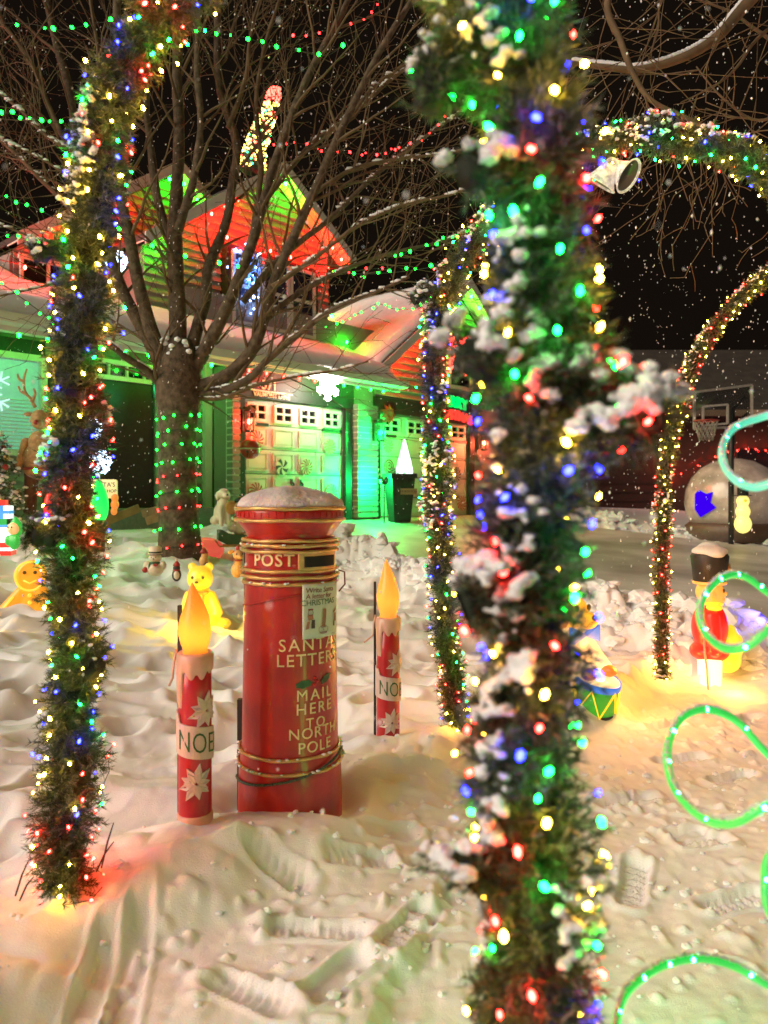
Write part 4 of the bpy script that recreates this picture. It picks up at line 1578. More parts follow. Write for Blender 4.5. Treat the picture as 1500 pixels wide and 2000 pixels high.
# snow clinging to the rings and round the foot
sb = MB()
srng = random.Random(5)
for yy_, rr_, n_ in ((1478, 104, 26), (1452, 101, 18), (1132, 95, 8), (1061, 97, 10)):
    for _ in range(n_):
        a_ = R(srng.uniform(-100, 110))
        w_ = srng.uniform(0.004, 0.010) * (1.7 if yy_ > 1500 else 0.8)
        pt_ = cyl(rr_, math.degrees(a_), yy_ - 3 + srng.uniform(-2, 2) * (3 if yy_ > 1500 else 0.5), 0.0)(0, 0, 0)
        sb.ico(pt_, (w_ * 1.4, w_ * 1.2, w_ * 0.7), 1, 0.2)
tag(sb.build('clinging_snow', SNOW, pbox, fix=False), None, None, kind='stuff')
# cords and stake
b = MB()
b.tube([cyl(89, -72 + 93 * k / 20, 1177 - 27 * k / 20 + 1.5 * math.sin(k * .3), 0.004)(0, 0, 0) for k in range(21)], 0.0035, 5)
b.build('red_cord', mat('red_cord', (0.3, 0.015, 0.01), 0.6), pbox)
b = MB()
ropem = mat('green_rope', (0.05, 0.07, 0.05), 0.7, var=0.8, scale=120)
b.tube([cyl(100, -80 + 162 * k / 40, 1507 - 55 * (k / 40) ** 1.6, 0.006)(0, 0, 0) for k in range(41)], [0.005 + 0.0012 * (k % 2) for k in range(41)], 6)
b.build('green_rope', ropem, pbox)
b = MB()
b.tube([cyl(93, 84, 1112, 0.004)(0, 0, 0), cyl(93, 86, 1116, 0.03)(0, 0, 0), cyl(93, 86, 1140, 0.032)(0, 0, 0), cyl(93, 82, 1153, 0.008)(0, 0, 0)], 0.0035, 5)
b.build('hook', mat('hook_red', (0.2, 0.01, 0.01), 0.5), pbox)
b = MB()
b.box((MC - 93 * PXM, MY + 0.10, (zy(1080) + zy(1650)) / 2), (0.022, 0.03, zy(1080) - zy(1650)))
b.build('stake', BLACK, pbox, False)
b = MB()
b.box((MC - 103 * PXM, MY + 0.08, (zy(1375) + zy(1650)) / 2), (0.03, 0.03, zy(1375) - zy(1650)))
b.build('stake', BLACK, pbox, False)

# hand-drawn notice taped to the box
note = thing('paper_notice', 'pale hand-drawn paper notice taped on the red post box', 'paper', cyl(91, 45, 1235, 0.004)(0, 0, 0))
PAPER = mat('paper', (0.58, 0.66, 0.58), 0.8, var=0.06, scale=12)
_pb = pbox
pbox = note
curved_patch(91.5, 20.5, 76, 1131, 1232, 0.006, PAPER, 'sheet', thick=0.0008, wob=0.0016)
INKR = mat('ink_brown', (0.20, 0.05, 0.04), 0.8)
INKG = mat('ink_green', (0.05, 0.13, 0.06), 0.8)
INKK = mat('ink_dark', (0.06, 0.05, 0.05), 0.8)
INKF = mat('ink_fill', (0.34, 0.17, 0.12), 0.8)
for body, size, a, y, m_, sh in (('Write Santa', 0.031, 44, 1143, INKR, 0.1), ('A letter for', 0.029, 42, 1154, INKR, 0.1), ('CHRISTMAS', 0.034, 42, 1166, INKG, 0.0),
                                 ('Santa', 0.013, 47, 1212, INKR, 0.1), ('is', 0.013, 47, 1217, INKR, 0.1), ('coming', 0.013, 47, 1222, INKR, 0.1)):
    lettering(body, size, cyl(91.5, a, y, 0.0105), m_, note, ext=0.0003, space=0.95, shear=sh)


def scribble(a, y, poly, m_, nm):
    f1 = cyl(91.5, a, y, 0.0105)
    b_ = MB()
    b_.prism(poly, 0, 0.0004)
    me_ = map_mesh(b_.mesh(nm), lambda x, yy, z: f1(x, z, yy))
    obj(nm, me_, m_, note, False)


def outline(a, y, pts, m_, wd=0.0012):
    f1 = cyl(91.5, a, y, 0.0105)
    b_ = MB()
    b_.tube([f1(x, z, 0.0003) for x, z in pts], wd, 4)
    b_.build('pen_line', m_, note)


circ = [(0.011 * math.cos(k * math.pi / 8), 0.012 * math.sin(k * math.pi / 8)) for k in range(17)]
outline(30, 1184, circ, INKK)
scribble(30, 1179, [(-0.012, 0.0), (0.012, 0.0), (0.010, 0.006), (-0.010, 0.006)], INKR, 'drawn_hat')
scribble(30, 1193, [(-0.013, 0.012), (0.010, 0.014), (0.013, -0.006), (-0.010, -0.012)], INKF, 'drawn_coat')
scribble(29, 1206, [(-0.018, -0.018), (-0.004, -0.016), (0.002, 0.016), (-0.010, 0.014)], INKF, 'drawn_cape')
scribble(33, 1205, [(-0.008, -0.018), (0.008, -0.018), (0.008, 0.018), (-0.006, 0.018)], INKK, 'drawn_leg')
scribble(48, 1192, [(-0.010, -0.03), (0.008, -0.03), (0.012, 0.024), (0.006, 0.032), (-0.006, 0.028)], INKF, 'drawn_box')
scribble(47.5, 1206, [(-0.011, -0.012), (0.008, -0.012), (0.008, 0.006), (-0.009, 0.006)], INKF, 'drawn_box')
scribble(67, 1188, [(-0.012, -0.004), (0.010, 0.004), (0.016, 0.022), (0.004, 0.010), (-0.010, 0.004)], INKF, 'drawn_deer')
scribble(68, 1198, [(-0.007, -0.016), (0.010, -0.020), (0.010, 0.018), (-0.005, 0.016)], INKF, 'drawn_deer')
scribble(66, 1209, [(-0.006, -0.012), (0.003, -0.012), (0.003, 0.010), (-0.003, 0.010)], INKK, 'drawn_leg')
outline(47, 1217, [(0.024 * math.cos(k * math.pi / 8), 0.018 * math.sin(k * math.pi / 8)) for k in range(17)], INKR, 0.0008)
outline(64, 1228, [(-0.012, -0.004), (-0.006, 0.004), (0.0, -0.003), (0.008, 0.003), (0.013, -0.002)], INKK, 0.0007)
pbox = _pb

# ------------------------------------------------------------------ NOEL candles
WAX = mat('candle_wax', (0.62, 0.36, 0.26), 0.4, var=0.08, coat=0.2)
CRED = mat('candle_red', (0.42, 0.012, 0.018), 0.35, var=0.15, scale=9, coat=0.25, bump=0.05, bscale=40)
RELIEF = mat('candle_relief', (0.62, 0.46, 0.42), 0.5, var=0.1)
NGREEN = mat('noel_green', (0.02, 0.10, 0.03), 0.5)
def flame_mat(name, emit, strength, hot):
    """translucent moulded flame lit by the bulb inside it"""
    m = glow_plastic(name, (0.75, 0.36, 0.08), emit, strength)
    nt = m.node_tree
    pr = nt.nodes['Principled BSDF']
    tl = nt.nodes.new('ShaderNodeBsdfTranslucent')
    tl.inputs[0].default_value = (1.0, 0.55, 0.12, 1)
    mx = nt.nodes.new('ShaderNodeMixShader')
    mx.inputs[0].default_value = hot
    nt.links.new(pr.outputs[0], mx.inputs[1])
    nt.links.new(tl.outputs[0], mx.inputs[2])
    nt.links.new(mx.outputs[0], nt.nodes['Material Output'].inputs[0])
    return m


def candle(px, ybase, ytop_red, ytip, d, rpx, label, fmat, watts):
    k = d / F
    x0 = (px - CX) * k
    z = lambda y: ZC + (HY - y) * k
    root = thing('noel_candle', label, 'candle decoration', (x0, d, gz(x0, d)), 'moulded candles beside the post box')
    rad = rpx * k
    b = MB()
    zb_ = min(z(ybase), gz(x0, d)) - 0.12
    b.lathe([(rad * 1.02, zb_), (rad, z(ybase) + 0.02), (rad * 0.985, z(ytop_red + 60)), (rad * 0.985, z(ytop_red) + 0.02)], (x0, d, 0), 32)
    b.build('body', CRED, root)
    b = MB()
    b.lathe([(rad * 1.08, z(ybase) - 0.10), (rad * 1.08, z(ybase) + 0.005), (rad * 1.0, z(ybase) + 0.012)], (x0, d, 0), 32)
    b.build('foot', WAX, root)
    # dripping wax collar
    b = MB()
    n_ = 48
    zt = z(ytop_red)
    for j in range(5):
        for i in range(n_):
            a = 2 * math.pi * i / n_
            drip = 0.024 + 0.034 * abs(math.cos(a * 4.5 + px)) ** 0.7 * (0.7 + 0.45 * math.sin(a * 2 + px))
            if math.cos(a - (-math.pi / 2 - 0.9)) > 0.93:
                drip = 0.17
            zz = (zt + 0.032, zt + 0.040, zt + 0.03, zt - drip * 0.75, zt - drip)[j]
            rr = (rad * 0.6, rad * 0.98, rad * 1.12, rad * 1.10, rad * 1.0)[j]
            b.v.append((x0 + rr * math.cos(a), d + rr * math.sin(a), zz))
    for j in range(4):
        for i in range(n_):
            i2 = (i + 1) % n_
            b.f.append((j * n_ + i, j * n_ + i2, (j + 1) * n_ + i2, (j + 1) * n_ + i))
    b.f.append(tuple(range(n_)))
    b.build('wax_collar', WAX, root)
    # flame
    H_ = z(ytip) - zt
    fr_ = rad * 1.0
    b = MB()
    pr = [(0.72, 0.02), (0.74, 0.07), (0.70, 0.10), (0.86, 0.20), (0.98, 0.32), (0.98, 0.42), (0.86, 0.56), (0.62, 0.70), (0.40, 0.82), (0.2, 0.93), (0.03, 1.0)]
    n_ = 28
    for q, hgt in pr:
        for i in range(n_):
            a = 2 * math.pi * i / n_
            sway = 0.18 * fr_ * max(0, hgt - 0.5) * 2 * math.sin(hgt * 5)
            rr = fr_ * q * (1 + 0.03 * math.sin(3 * a + hgt * 9))
            b.v.append((x0 + sway + rr * math.cos(a), d + rr * math.sin(a), zt + 0.015 + H_ * hgt))
    for j in range(len(pr) - 1):
        for i in range(n_):
            i2 = (i + 1) % n_
            b.f.append((j * n_ + i, j * n_ + i2, (j + 1) * n_ + i2, (j + 1) * n_ + i))
    b.build('flame', fmat, root)
    li = bpy.data.lights.new('flame_light', 'POINT')
    li.energy = watts
    li.color = (1.0, 0.50, 0.14)
    li.shadow_soft_size = rad * 0.5
    lo = bpy.data.objects.new('flame_light', li)
    COL.objects.link(lo)
    lo.location = (x0, d, zt + 0.015 + H_ * 0.34)
    place(lo, root)

    def wrapc(a_deg, zc_, lift=0.001):
        def fn(x, y, zz):
            a = -math.pi / 2 + R(a_deg) + x / rad
            return (x0 + (rad + lift + zz) * math.cos(a), d + (rad + lift + zz) * math.sin(a), zc_ + y)
        return fn
    # poinsettias
    zs = [z(ybase) + (zt - z(ybase)) * f_ for f_ in (0.24, 0.70)]
    for zz_, aa in zip(zs, (18, 52)):
        fn = wrapc(aa, zz_, 0.001)
        b = MB()
        for ring, (np_, ln_, wd_) in enumerate(((9, 0.070, 0.014), (7, 0.045, 0.011))):
            for p_ in range(np_):
                w = 2 * math.pi * p_ / np_ + ring * 0.4
                c_, s_ = math.cos(w), math.sin(w)
                ln2 = ln_ * (0.8 + 0.3 * abs(math.sin(p_ * 2.3)))
                poly = [(0.004, 0), (ln2 * 0.3, wd_ * 0.8), (ln2 * 0.42, wd_ * 0.7), (ln2 * 0.55, wd_), (ln2, 0), (ln2 * 0.55, -wd_), (ln2 * 0.42, -wd_ * 0.7), (ln2 * 0.3, -wd_ * 0.8)]
                b.prism([(x * c_ - y * s_, x * s_ + y * c_) for x, y in poly], 0.001 + ring * 0.004, 0.005 + ring * 0.004)
        me = map_mesh(b.mesh('poinsettia'), lambda x, yy, z_: fn(x, z_, yy))
        obj('poinsettia', me, RELIEF, root, False)
    # banner
    zn = z(ybase) + (zt - z(ybase)) * 0.50
    fn = wrapc(20, zn, 0.001)
    b = MB()
    cols_ = 24
    for sd in (0.0, 0.006):
        for i in range(cols_ + 1):
            x = -rad * 2.1 + rad * 4.2 * i / cols_
            tilt = -0.18 * x
            hh = 0.062
            b.v.append((x, sd, tilt - hh))
            b.v.append((x, sd, tilt + hh + (0.03 if i < 6 else 0.0)))
    w_ = (cols_ + 1) * 2
    for i in range(cols_):
        q = 2 * i
        b.f.append((q, q + 2, q + 3, q + 1))
        b.f.append((w_ + q, w_ + q + 1, w_ + q + 3, w_ + q + 2))
        b.f.append((q, w_ + q, w_ + q + 2, q + 2))
        b.f.append((q + 1, q + 3, w_ + q + 3, w_ + q + 1))
    me = map_mesh(b.mesh('banner'), lambda x, yy, z_: fn(x, z_, yy))
    obj('banner', me, RELIEF, root, False)
    fn2 = wrapc(36, zn - 0.006, 0.008)
    lettering('NOEL', 0.112, lambda x, y, zz: fn2(x * 0.60, y - 0.10 * x, zz), NGREEN, root, ext=0.001, space=1.05, bold=-0.001)
    b = MB()
    b.box((x0 - rad * 1.15, d + 0.05, (z(ytip + 40) + zb_) / 2), (0.014, 0.018, z(ytip + 40) - zb_))
    b.build('stake', BLACK, root, False)
    b = MB()
    b.tube([(x0 - rad * 1.1, d - 0.01, zt + 0.05), (x0 - rad * 1.25, d - 0.01, zt + 0.0), (x0 - rad * 1.3, d - 0.02, zt - 0.06), (x0 - rad * (1.5 if px < 500 else 2.1), d - 0.02, zt - (0.09 if px < 500 else 0.10))], 0.005, 5)
    b.build('tie_cord', WAX, root)


FL1 = flame_mat('flame_lit_strong', (1.0, 0.36, 0.035), 0.22, 0.45)
FL2 = flame_mat('flame_lit_soft', (1.0, 0.36, 0.05), 0.62, 0.3)
candle(381, 1590, 1292, 1146, 2.90, 32, 'taller-looking NOEL candle with bright flame, left of the post box', FL1, 0.7)
candle(758, 1464, 1218, 1098, 4.08, 22.5, 'NOEL candle with dull orange flame, right of the post box', FL2, 0.35)


# ------------------------------------------------------------------ blow-moulded figures and yard decorations
def at(px, d):
    x = (px - CX) / F * d
    return x, d, gz(x, d)


def fig(px, d, ybase=None, yaw=0.0, sc_=1.0, sink=0.0):
    x, y, z = at(px, d)
    if ybase is not None:
        z = ZC + (HY - ybase) / F * d
    return Vector((x, y, z)), Matrix.Translation((x, y, z - sink)) @ Matrix.Rotation(yaw, 4, 'Z') @ Matrix.Scale(sc_, 4)


def glow_light(root, p, col, watts, size=0.06):
    li = bpy.data.lights.new('bulb_light', 'POINT')
    li.energy = watts
    li.color = col
    li.shadow_soft_size = size
    lo = bpy.data.objects.new('bulb_light', li)
    COL.objects.link(lo)
    lo.location = p
    place(lo, root)


def ball(root, name, c, r, m, M, sub=3):
    b = MB()
    b.ico(c, r, sub)
    return b.build(name, m, root, True, M)


# local frame of figures: x right, y away from the lens, z up; facing -y
# --- yellow sitting bear
p, M = fig(392, 6.55, 1222)
bear = thing('bear_figure', 'glowing yellow sitting bear figure with a ribbon, behind the left candle', 'bear figure', p)
BEARM = glow_plastic('bear_plastic', (0.75, 0.55, 0.08), (1.0, 0.60, 0.02), 0.55)
fuse('body', [((0, 0, 0.14), (0.135, 0.12, 0.20)), ((0.0, 0.0, 0.27), (0.10, 0.09, 0.09)), ((-0.11, -0.08, 0.06), (0.07, 0.11, 0.06)), ((0.11, -0.08, 0.06), (0.08, 0.12, 0.06)),
              ((-0.10, -0.02, 0.27), (-0.13, -0.10, 0.13), 0.045, 0.04), ((0.10, -0.02, 0.27), (0.17, -0.08, 0.13), 0.045, 0.045), ((0.2, -0.06, 0.03), (0.08, 0.1, 0.05))], BEARM, bear, M, 0.011)
fuse('head', [((0, -0.02, 0.42), (0.115, 0.10, 0.115)), ((0, -0.10, 0.385), (0.055, 0.05, 0.045)), ((-0.075, 0, 0.52), (0.04, 0.03, 0.04)), ((0.075, 0, 0.52), (0.04, 0.03, 0.04))], BEARM, bear, M, 0.010)
EYE = mat('painted_eye', (0.10, 0.07, 0.02), 0.3)
for sx in (-1, 1):
    ball(bear, 'eye', (sx * 0.045, -0.112, 0.435), (0.013, 0.008, 0.015), EYE, M, 2)
ball(bear, 'nose', (0, -0.148, 0.398), (0.018, 0.01, 0.012), EYE, M, 2)
RIB = glow_plastic('ribbon_orange', (0.6, 0.16, 0.02), (0.9, 0.2, 0.01), 0.5)
fuse('ribbon', [((0.03, -0.10, 0.30), (0.03, 0.015, 0.016)), ((0.07, -0.10, 0.305), (0.03, 0.014, 0.02)), ((-0.01, -0.10, 0.305), (0.03, 0.014, 0.02)), ((0.05, -0.11, 0.25), (0.014, 0.01, 0.04))], RIB, bear, M, 0.008)
glow_light(bear, p + Vector((0.12, -0.42, 0.16)), (1.0, 0.58, 0.03), 18)

# --- gingerbread man, outline board with raised icing
p, M = fig(62, 6.25, 1240, yaw=0.15)
ging = thing('gingerbread_figure', 'glowing orange gingerbread man figure behind the left garland leg', 'gingerbread figure', p)
GING = glow_plastic('gingerbread_plastic', (0.7, 0.32, 0.04), (1.0, 0.36, 0.012), 0.6)
GICE = glow_plastic('gingerbread_icing', (0.75, 0.45, 0.07), (1.0, 0.55, 0.05), 1.0)
fuse('body', [((0, 0, 0.50), (0.13, 0.05, 0.135)), ((0, 0, 0.28), (0.10, 0.05, 0.12)), ((-0.08, 0, 0.36), (-0.20, 0, 0.22), 0.055, 0.06), ((0.08, 0, 0.36), (0.20, 0, 0.22), 0.055, 0.06),
              ((-0.06, 0, 0.22), (-0.10, 0, -0.02), 0.06, 0.06), ((0.06, 0, 0.22), (0.10, 0, -0.02), 0.06, 0.06), ((0, 0, 0.4), (0.06, 0.045, 0.06))], GING, ging, M, 0.011)
b = MB()
b.tube([(0.115 * math.cos(k * math.pi / 16), -0.052, 0.50 + 0.12 * math.sin(k * math.pi / 16)) for k in range(32)], 0.010, 6, closed=True)
b.build('icing_ring', GICE, ging, True, M)
for sx in (-1, 1):
    b = MB()
    b.tube([(sx * 0.22, -0.055, 0.16), (sx * 0.20, -0.058, 0.24), (sx * 0.13, -0.056, 0.33)], 0.009, 6)
    b.tube([(sx * 0.12, -0.055, 0.02), (sx * 0.06, -0.055, 0.03)], 0.009, 6)
    b.build('icing_line', GICE, ging, True, M)
    ball(ging, 'eye', (sx * 0.042, -0.052, 0.53), (0.016, 0.012, 0.016), EYE, M, 2)
b = MB()
b.tube([(-0.05, -0.052, 0.465), (0, -0.056, 0.44), (0.05, -0.052, 0.465)], 0.008, 6)
b.build('mouth', GICE, ging, True, M)
for k in range(3):
    ball(ging, 'button', (0, -0.055, 0.34 - 0.06 * k), 0.017, GICE, M, 2)
glow_light(ging, p + Vector((0.05, -0.45, 0.12)), (1.0, 0.46, 0.03), 18)

# --- toy soldier, far right
p, M = fig(1386, 5.85, 1345, yaw=1.25, sc_=1.06)
sold = thing('toy_soldier', 'lit toy soldier figure in red coat and tall black snow-capped hat', 'soldier figure', p)
SRED = glow_plastic('soldier_red', (0.55, 0.02, 0.02), (1.0, 0.02, 0.01), 0.55)
SYEL = glow_plastic('soldier_yellow', (0.75, 0.5, 0.06), (1.0, 0.58, 0.02), 1.1)
SFACE = glow_plastic('soldier_face', (0.7, 0.36, 0.12), (1.0, 0.40, 0.05), 0.75)
SWHT = glow_plastic('soldier_white', (0.8, 0.75, 0.6), (1.0, 0.82, 0.45), 1.3)
fuse('legs', [((-0.07, 0, 0.0), (-0.07, 0, 0.22), 0.075, 0.085), ((0.07, 0, 0.0), (0.07, 0, 0.22), 0.075, 0.085)], SWHT, sold, M, 0.012)
fuse('coat', [((0, 0, 0.46), (0.15, 0.13, 0.19)), ((0, 0, 0.28), (0.165, 0.145, 0.08)), ((-0.13, 0, 0.55), (-0.19, -0.02, 0.32), 0.06, 0.05), ((0.13, 0, 0.55), (0.18, -0.06, 0.34), 0.06, 0.05)], SRED, sold, M, 0.012)
fuse('drum', [((0.06, -0.15, 0.32), (0.12, 0.09, 0.12)), ((0.03, -0.12, 0.22), (0.13, 0.10, 0.10)), ((0.1, -0.14, 0.42), (0.06, 0.06, 0.05))], SYEL, sold, M, 0.012)
fuse('epaulette', [((-0.12, -0.02, 0.62), (0.06, 0.06, 0.025)), ((0.12, -0.02, 0.62), (0.06, 0.06, 0.025)), ((0, -0.02, 0.635), (0.09, 0.08, 0.03))], SYEL, sold, M, 0.011)
fuse('face', [((0, 0, 0.72), (0.10, 0.10, 0.095)), ((0, -0.10, 0.71), (0.02, 0.025, 0.02)), ((-0.10, 0, 0.71), (0.03, 0.03, 0.035)), ((0.1, 0, 0.71), (0.03, 0.03, 0.035)), ((0, -0.06, 0.66), (0.06, 0.05, 0.03))], SFACE, sold, M, 0.010)
for sx in (-1, 1):
    ball(sold, 'eye', (sx * 0.04, -0.092, 0.735), (0.014, 0.010, 0.016), EYE, M, 2)
b = MB()
b.lathe([(0.105, 0.785), (0.115, 0.80), (0.125, 0.90), (0.135, 0.985), (0.115, 1.02), (0.02, 1.03)], n=28)
b.build('hat', BLACK, sold, True, M)
b = MB()
b.tube([(0.11 * math.cos(a), 0.11 * math.sin(a), 0.79) for a in [k * math.pi / 12 for k in range(24)]], 0.012, 6, closed=True)
b.build('hat_band', SFACE, sold, True, M)
b = MB()
b.prism([(-0.02, 0.87), (0.02, 0.87), (0.028, 0.90), (0.0, 0.935), (-0.028, 0.90)], -0.140, -0.122)
b.build('hat_badge', GOLD, sold, False, M)
fuse('snow_cap', [((0, 0, 1.02), (0.135, 0.13, 0.045)), ((0.05, 0.0, 1.05), (0.08, 0.08, 0.04)), ((-0.09, -0.03, 1.005), (0.06, 0.07, 0.03))], SNOW, sold, M, 0.012)
b = MB()
b.tube([(-0.16, 0.05, 0.42), (-0.20, 0.05, 0.30), (-0.24, 0.04, 0.20), (-0.23, 0.03, 0.05), (-0.25, 0.0, -0.02)], 0.008, 6)
b.build('power_cord', WAX, sold, True, M)
glow_light(sold, p + Vector((0.02, -0.36, 0.16)), (1.0, 0.40, 0.05), 8)
glow_light(sold, p + Vector((-0.38, -0.1, 0.25)), (1.0, 0.36, 0.05), 6)

# --- drummer animal behind the near garland leg
p, M = fig(1114, 5.05, 1372, yaw=0.55)
drm = thing('drummer_figure', 'lit animal drummer figure with blue bow tie and green drum', 'drummer figure', p)
DORG = glow_plastic('drummer_orange', (0.72, 0.34, 0.05), (1.0, 0.45, 0.02), 0.95)
DCRM = glow_plastic('drummer_cream', (0.8, 0.62, 0.36), (1.0, 0.72, 0.32), 1.0)
DBRN = glow_plastic('drummer_brown', (0.40, 0.13, 0.03), (0.8, 0.22, 0.02), 0.45)
DGRN = glow_plastic('drummer_green', (0.03, 0.25, 0.03), (0.05, 0.7, 0.03), 0.32)
DBLU = glow_plastic('drummer_blue', (0.03, 0.10, 0.4), (0.05, 0.25, 1.0), 0.6)
DRED = glow_plastic('drummer_red', (0.5, 0.03, 0.02), (1.0, 0.05, 0.02), 0.5)
fuse('body', [((0, 0, 0.30), (0.15, 0.13, 0.22)), ((0, 0.02, 0.10), (0.15, 0.14, 0.14)), ((0, 0, 0.46), (0.11, 0.1, 0.07))], DCRM, drm, M, 0.012)
fuse('coat_tail', [((-0.10, 0.08, 0.22), (0.10, 0.10, 0.20)), ((-0.06, 0.1, 0.40), (0.09, 0.08, 0.08))], DRED, drm, M, 0.012)
fuse('head', [((0, 0, 0.62), (0.12, 0.12, 0.12)), ((0.02, -0.13, 0.575), (0.075, 0.075, 0.06)), ((-0.10, 0.03, 0.66), (-0.13, 0.05, 0.80), 0.03, 0.022), ((0.05, 0.03, 0.70), (0.07, 0.05, 0.80), 0.03, 0.022)], DORG, drm, M, 0.011)
ball(drm, 'ear', (-0.105, -0.03, 0.60), (0.045, 0.05, 0.085), DBRN, M)
for sx in (-1, 1):
    ball(drm, 'eye', (sx * 0.055 + 0.01, -0.105, 0.655), (0.018, 0.012, 0.024), EYE, M, 2)
ball(drm, 'nose', (0.02, -0.20, 0.60), (0.025, 0.02, 0.02), EYE, M, 2)
for sx in (-1, 1):
    b = MB()
    b.prism([(0, 0.48), (sx * 0.12, 0.43), (sx * 0.12, 0.54)], -0.155, -0.105)
    b.build('bow_tie_wing', DBLU, drm, False, M)
for sx in (-1, 1):
    fuse('arm', [((sx * 0.14, 0, 0.42), (sx * 0.17, -0.10, 0.28), 0.055, 0.055), ((sx * 0.17, -0.10, 0.28), (sx * 0.10, -0.22, 0.27), 0.055, 0.045)], DCRM, drm, M, 0.012)
    ball(drm, 'paw', (sx * 0.095, -0.25, 0.255), (0.045, 0.06, 0.04), DBRN, M)
Md = M @ Matrix.Translation((0, -0.22, 0.10)) @ Matrix.Rotation(0.25, 4, 'X')
b = MB()
b.lathe([(0.135, -0.11), (0.14, -0.10), (0.14, 0.09), (0.135, 0.10)], n=32)
b.build('drum_shell', DGRN, drm, True, Md)
for zz in (-0.105, 0.10):
    b = MB()
    b.lathe([(0.138, zz - 0.022), (0.148, zz - 0.020), (0.148, zz + 0.020), (0.138, zz + 0.022)], n=32, cap=False)
    b.build('drum_hoop', DBLU if zz > 0 else mat('drum_foot_navy', (0.02, 0.03, 0.08), 0.4), drm, True, Md)
b = MB()
b.lathe([(0.136, 0.118), (0.02, 0.122), (0.001, 0.122)], n=32)
b.build('drum_skin', DCRM, drm, True, Md)
b = MB()
zz_ = []
for k in range(13):
    a = 2 * math.pi * k / 12
    zz_.append((0.151 * math.cos(a), 0.151 * math.sin(a), 0.085 if k % 2 else -0.09))
b.tube(zz_, 0.009, 5)
b.build('drum_rope', SYEL, drm, True, Md)
ball(drm, 'foot', (-0.08, -0.16, 0.0), (0.07, 0.10, 0.045), DRED, M)
ball(drm, 'foot', (0.10, -0.14, 0.0), (0.07, 0.10, 0.045), DRED, M)
glow_light(drm, p + Vector((0.36, -0.2, 0.35)), (1.0, 0.36, 0.06), 15)
glow_light(drm, p + Vector((-0.3, -0.35, 0.3)), (1.0, 0.50, 0.10), 2.5)


# --- small figures round the tree
SMW = mat('figurine_white', (0.70, 0.62, 0.48), 0.5, var=0.08)
SMK = mat('figurine_black', (0.03, 0.028, 0.03), 0.5)
SMR = mat('figurine_red', (0.35, 0.03, 0.03), 0.45)
SMG = mat('figurine_green', (0.03, 0.12, 0.05), 0.5)
SMT = mat('figurine_tan', (0.62, 0.34, 0.12), 0.5, var=0.15)
p, M = fig(303, 7.4, 1122)
q = thing('snowman_figurine', 'small snowman figurine in a pale hat and green scarf by the trunk', 'snowman figurine', p)
fuse('body', [((0, 0, 0.055), (0.085, 0.08, 0.075)), ((-0.075, -0.01, 0.09), (0.04, 0.035, 0.05)), ((0.08, -0.01, 0.09), (0.035, 0.035, 0.05))], SMW, q, M, 0.008)
ball(q, 'head', (0, 0, 0.165), (0.062, 0.058, 0.055), SMW, M)
b = MB()
b.lathe([(0.072, 0.205), (0.070, 0.212), (0.058, 0.214), (0.064, 0.27), (0.05, 0.282), (0.01, 0.285)], n=20)
b.build('hat', SMW, q, True, M)
b = MB()
b.lathe([(0.066, 0.200), (0.074, 0.203), (0.066, 0.210)], n=20)
b.lathe([(0.061, 0.214), (0.0625, 0.228), (0.06, 0.23)], n=20)
b.build('hat_band', SMK, q, True, M)
fuse('scarf', [((0, -0.01, 0.115), (0.062, 0.058, 0.016)), ((-0.04, -0.06, 0.08), (0.014, 0.01, 0.04))], SMG, q, M, 0.007)
b = MB()
b.prism([(0.0, 0.10), (0.025, 0.085), (0.05, 0.10), (0.025, 0.12)], -0.085, -0.06)
b.build('red_patch', SMR, q, False, M)
for sx in (-1, 1):
    ball(q, 'eye', (sx * 0.022, -0.054, 0.175), 0.006, SMK, M, 1)
ball(q, 'nose', (0, -0.06, 0.16), 0.007, SMK, M, 1)
ball(q, 'mitten', (-0.085, -0.05, 0.05), (0.03, 0.025, 0.03), SMR, M, 2)

p, M = fig(345, 7.1, 1135)
q = thing('penguin_figurine', 'tiny dark penguin-like figurine in a red and white cap', 'penguin figurine', p)
fuse('body', [((0, 0, 0.06), (0.045, 0.04, 0.065)), ((0, 0, 0.125), (0.035, 0.033, 0.033))], SMK, q, M, 0.006)
ball(q, 'belly', (0.005, -0.022, 0.06), (0.03, 0.025, 0.045), SMW, M, 2)
ball(q, 'scarf', (0, -0.005, 0.105), (0.038, 0.036, 0.012), SMR, M, 2)
b = MB()
b.lathe([(0.036, 0.145), (0.03, 0.165), (0.012, 0.19), (0.004, 0.195)], n=16)
b.build('cap', SMR, q, True, M)
ball(q, 'pompom', (0, 0, 0.20), 0.014, SMW, M, 2)

p, M = fig(398, 7.3, 1108)
q = thing('elf_figurine', 'tiny pale figurine with a red cap at the right of the trunk', 'elf figurine', p)
fuse('body', [((0, 0, 0.06), (0.045, 0.04, 0.06)), ((0.01, 0, 0.12), (0.035, 0.035, 0.035))], SMT, q, M, 0.007)
b = MB()
b.lathe([(0.042, 0.14), (0.03, 0.165), (0.008, 0.195)], n=16)
b.build('cap', SMR, q, True, M)
ball(q, 'boot', (0.04, -0.03, 0.02), (0.035, 0.03, 0.03), SMK, M, 2)

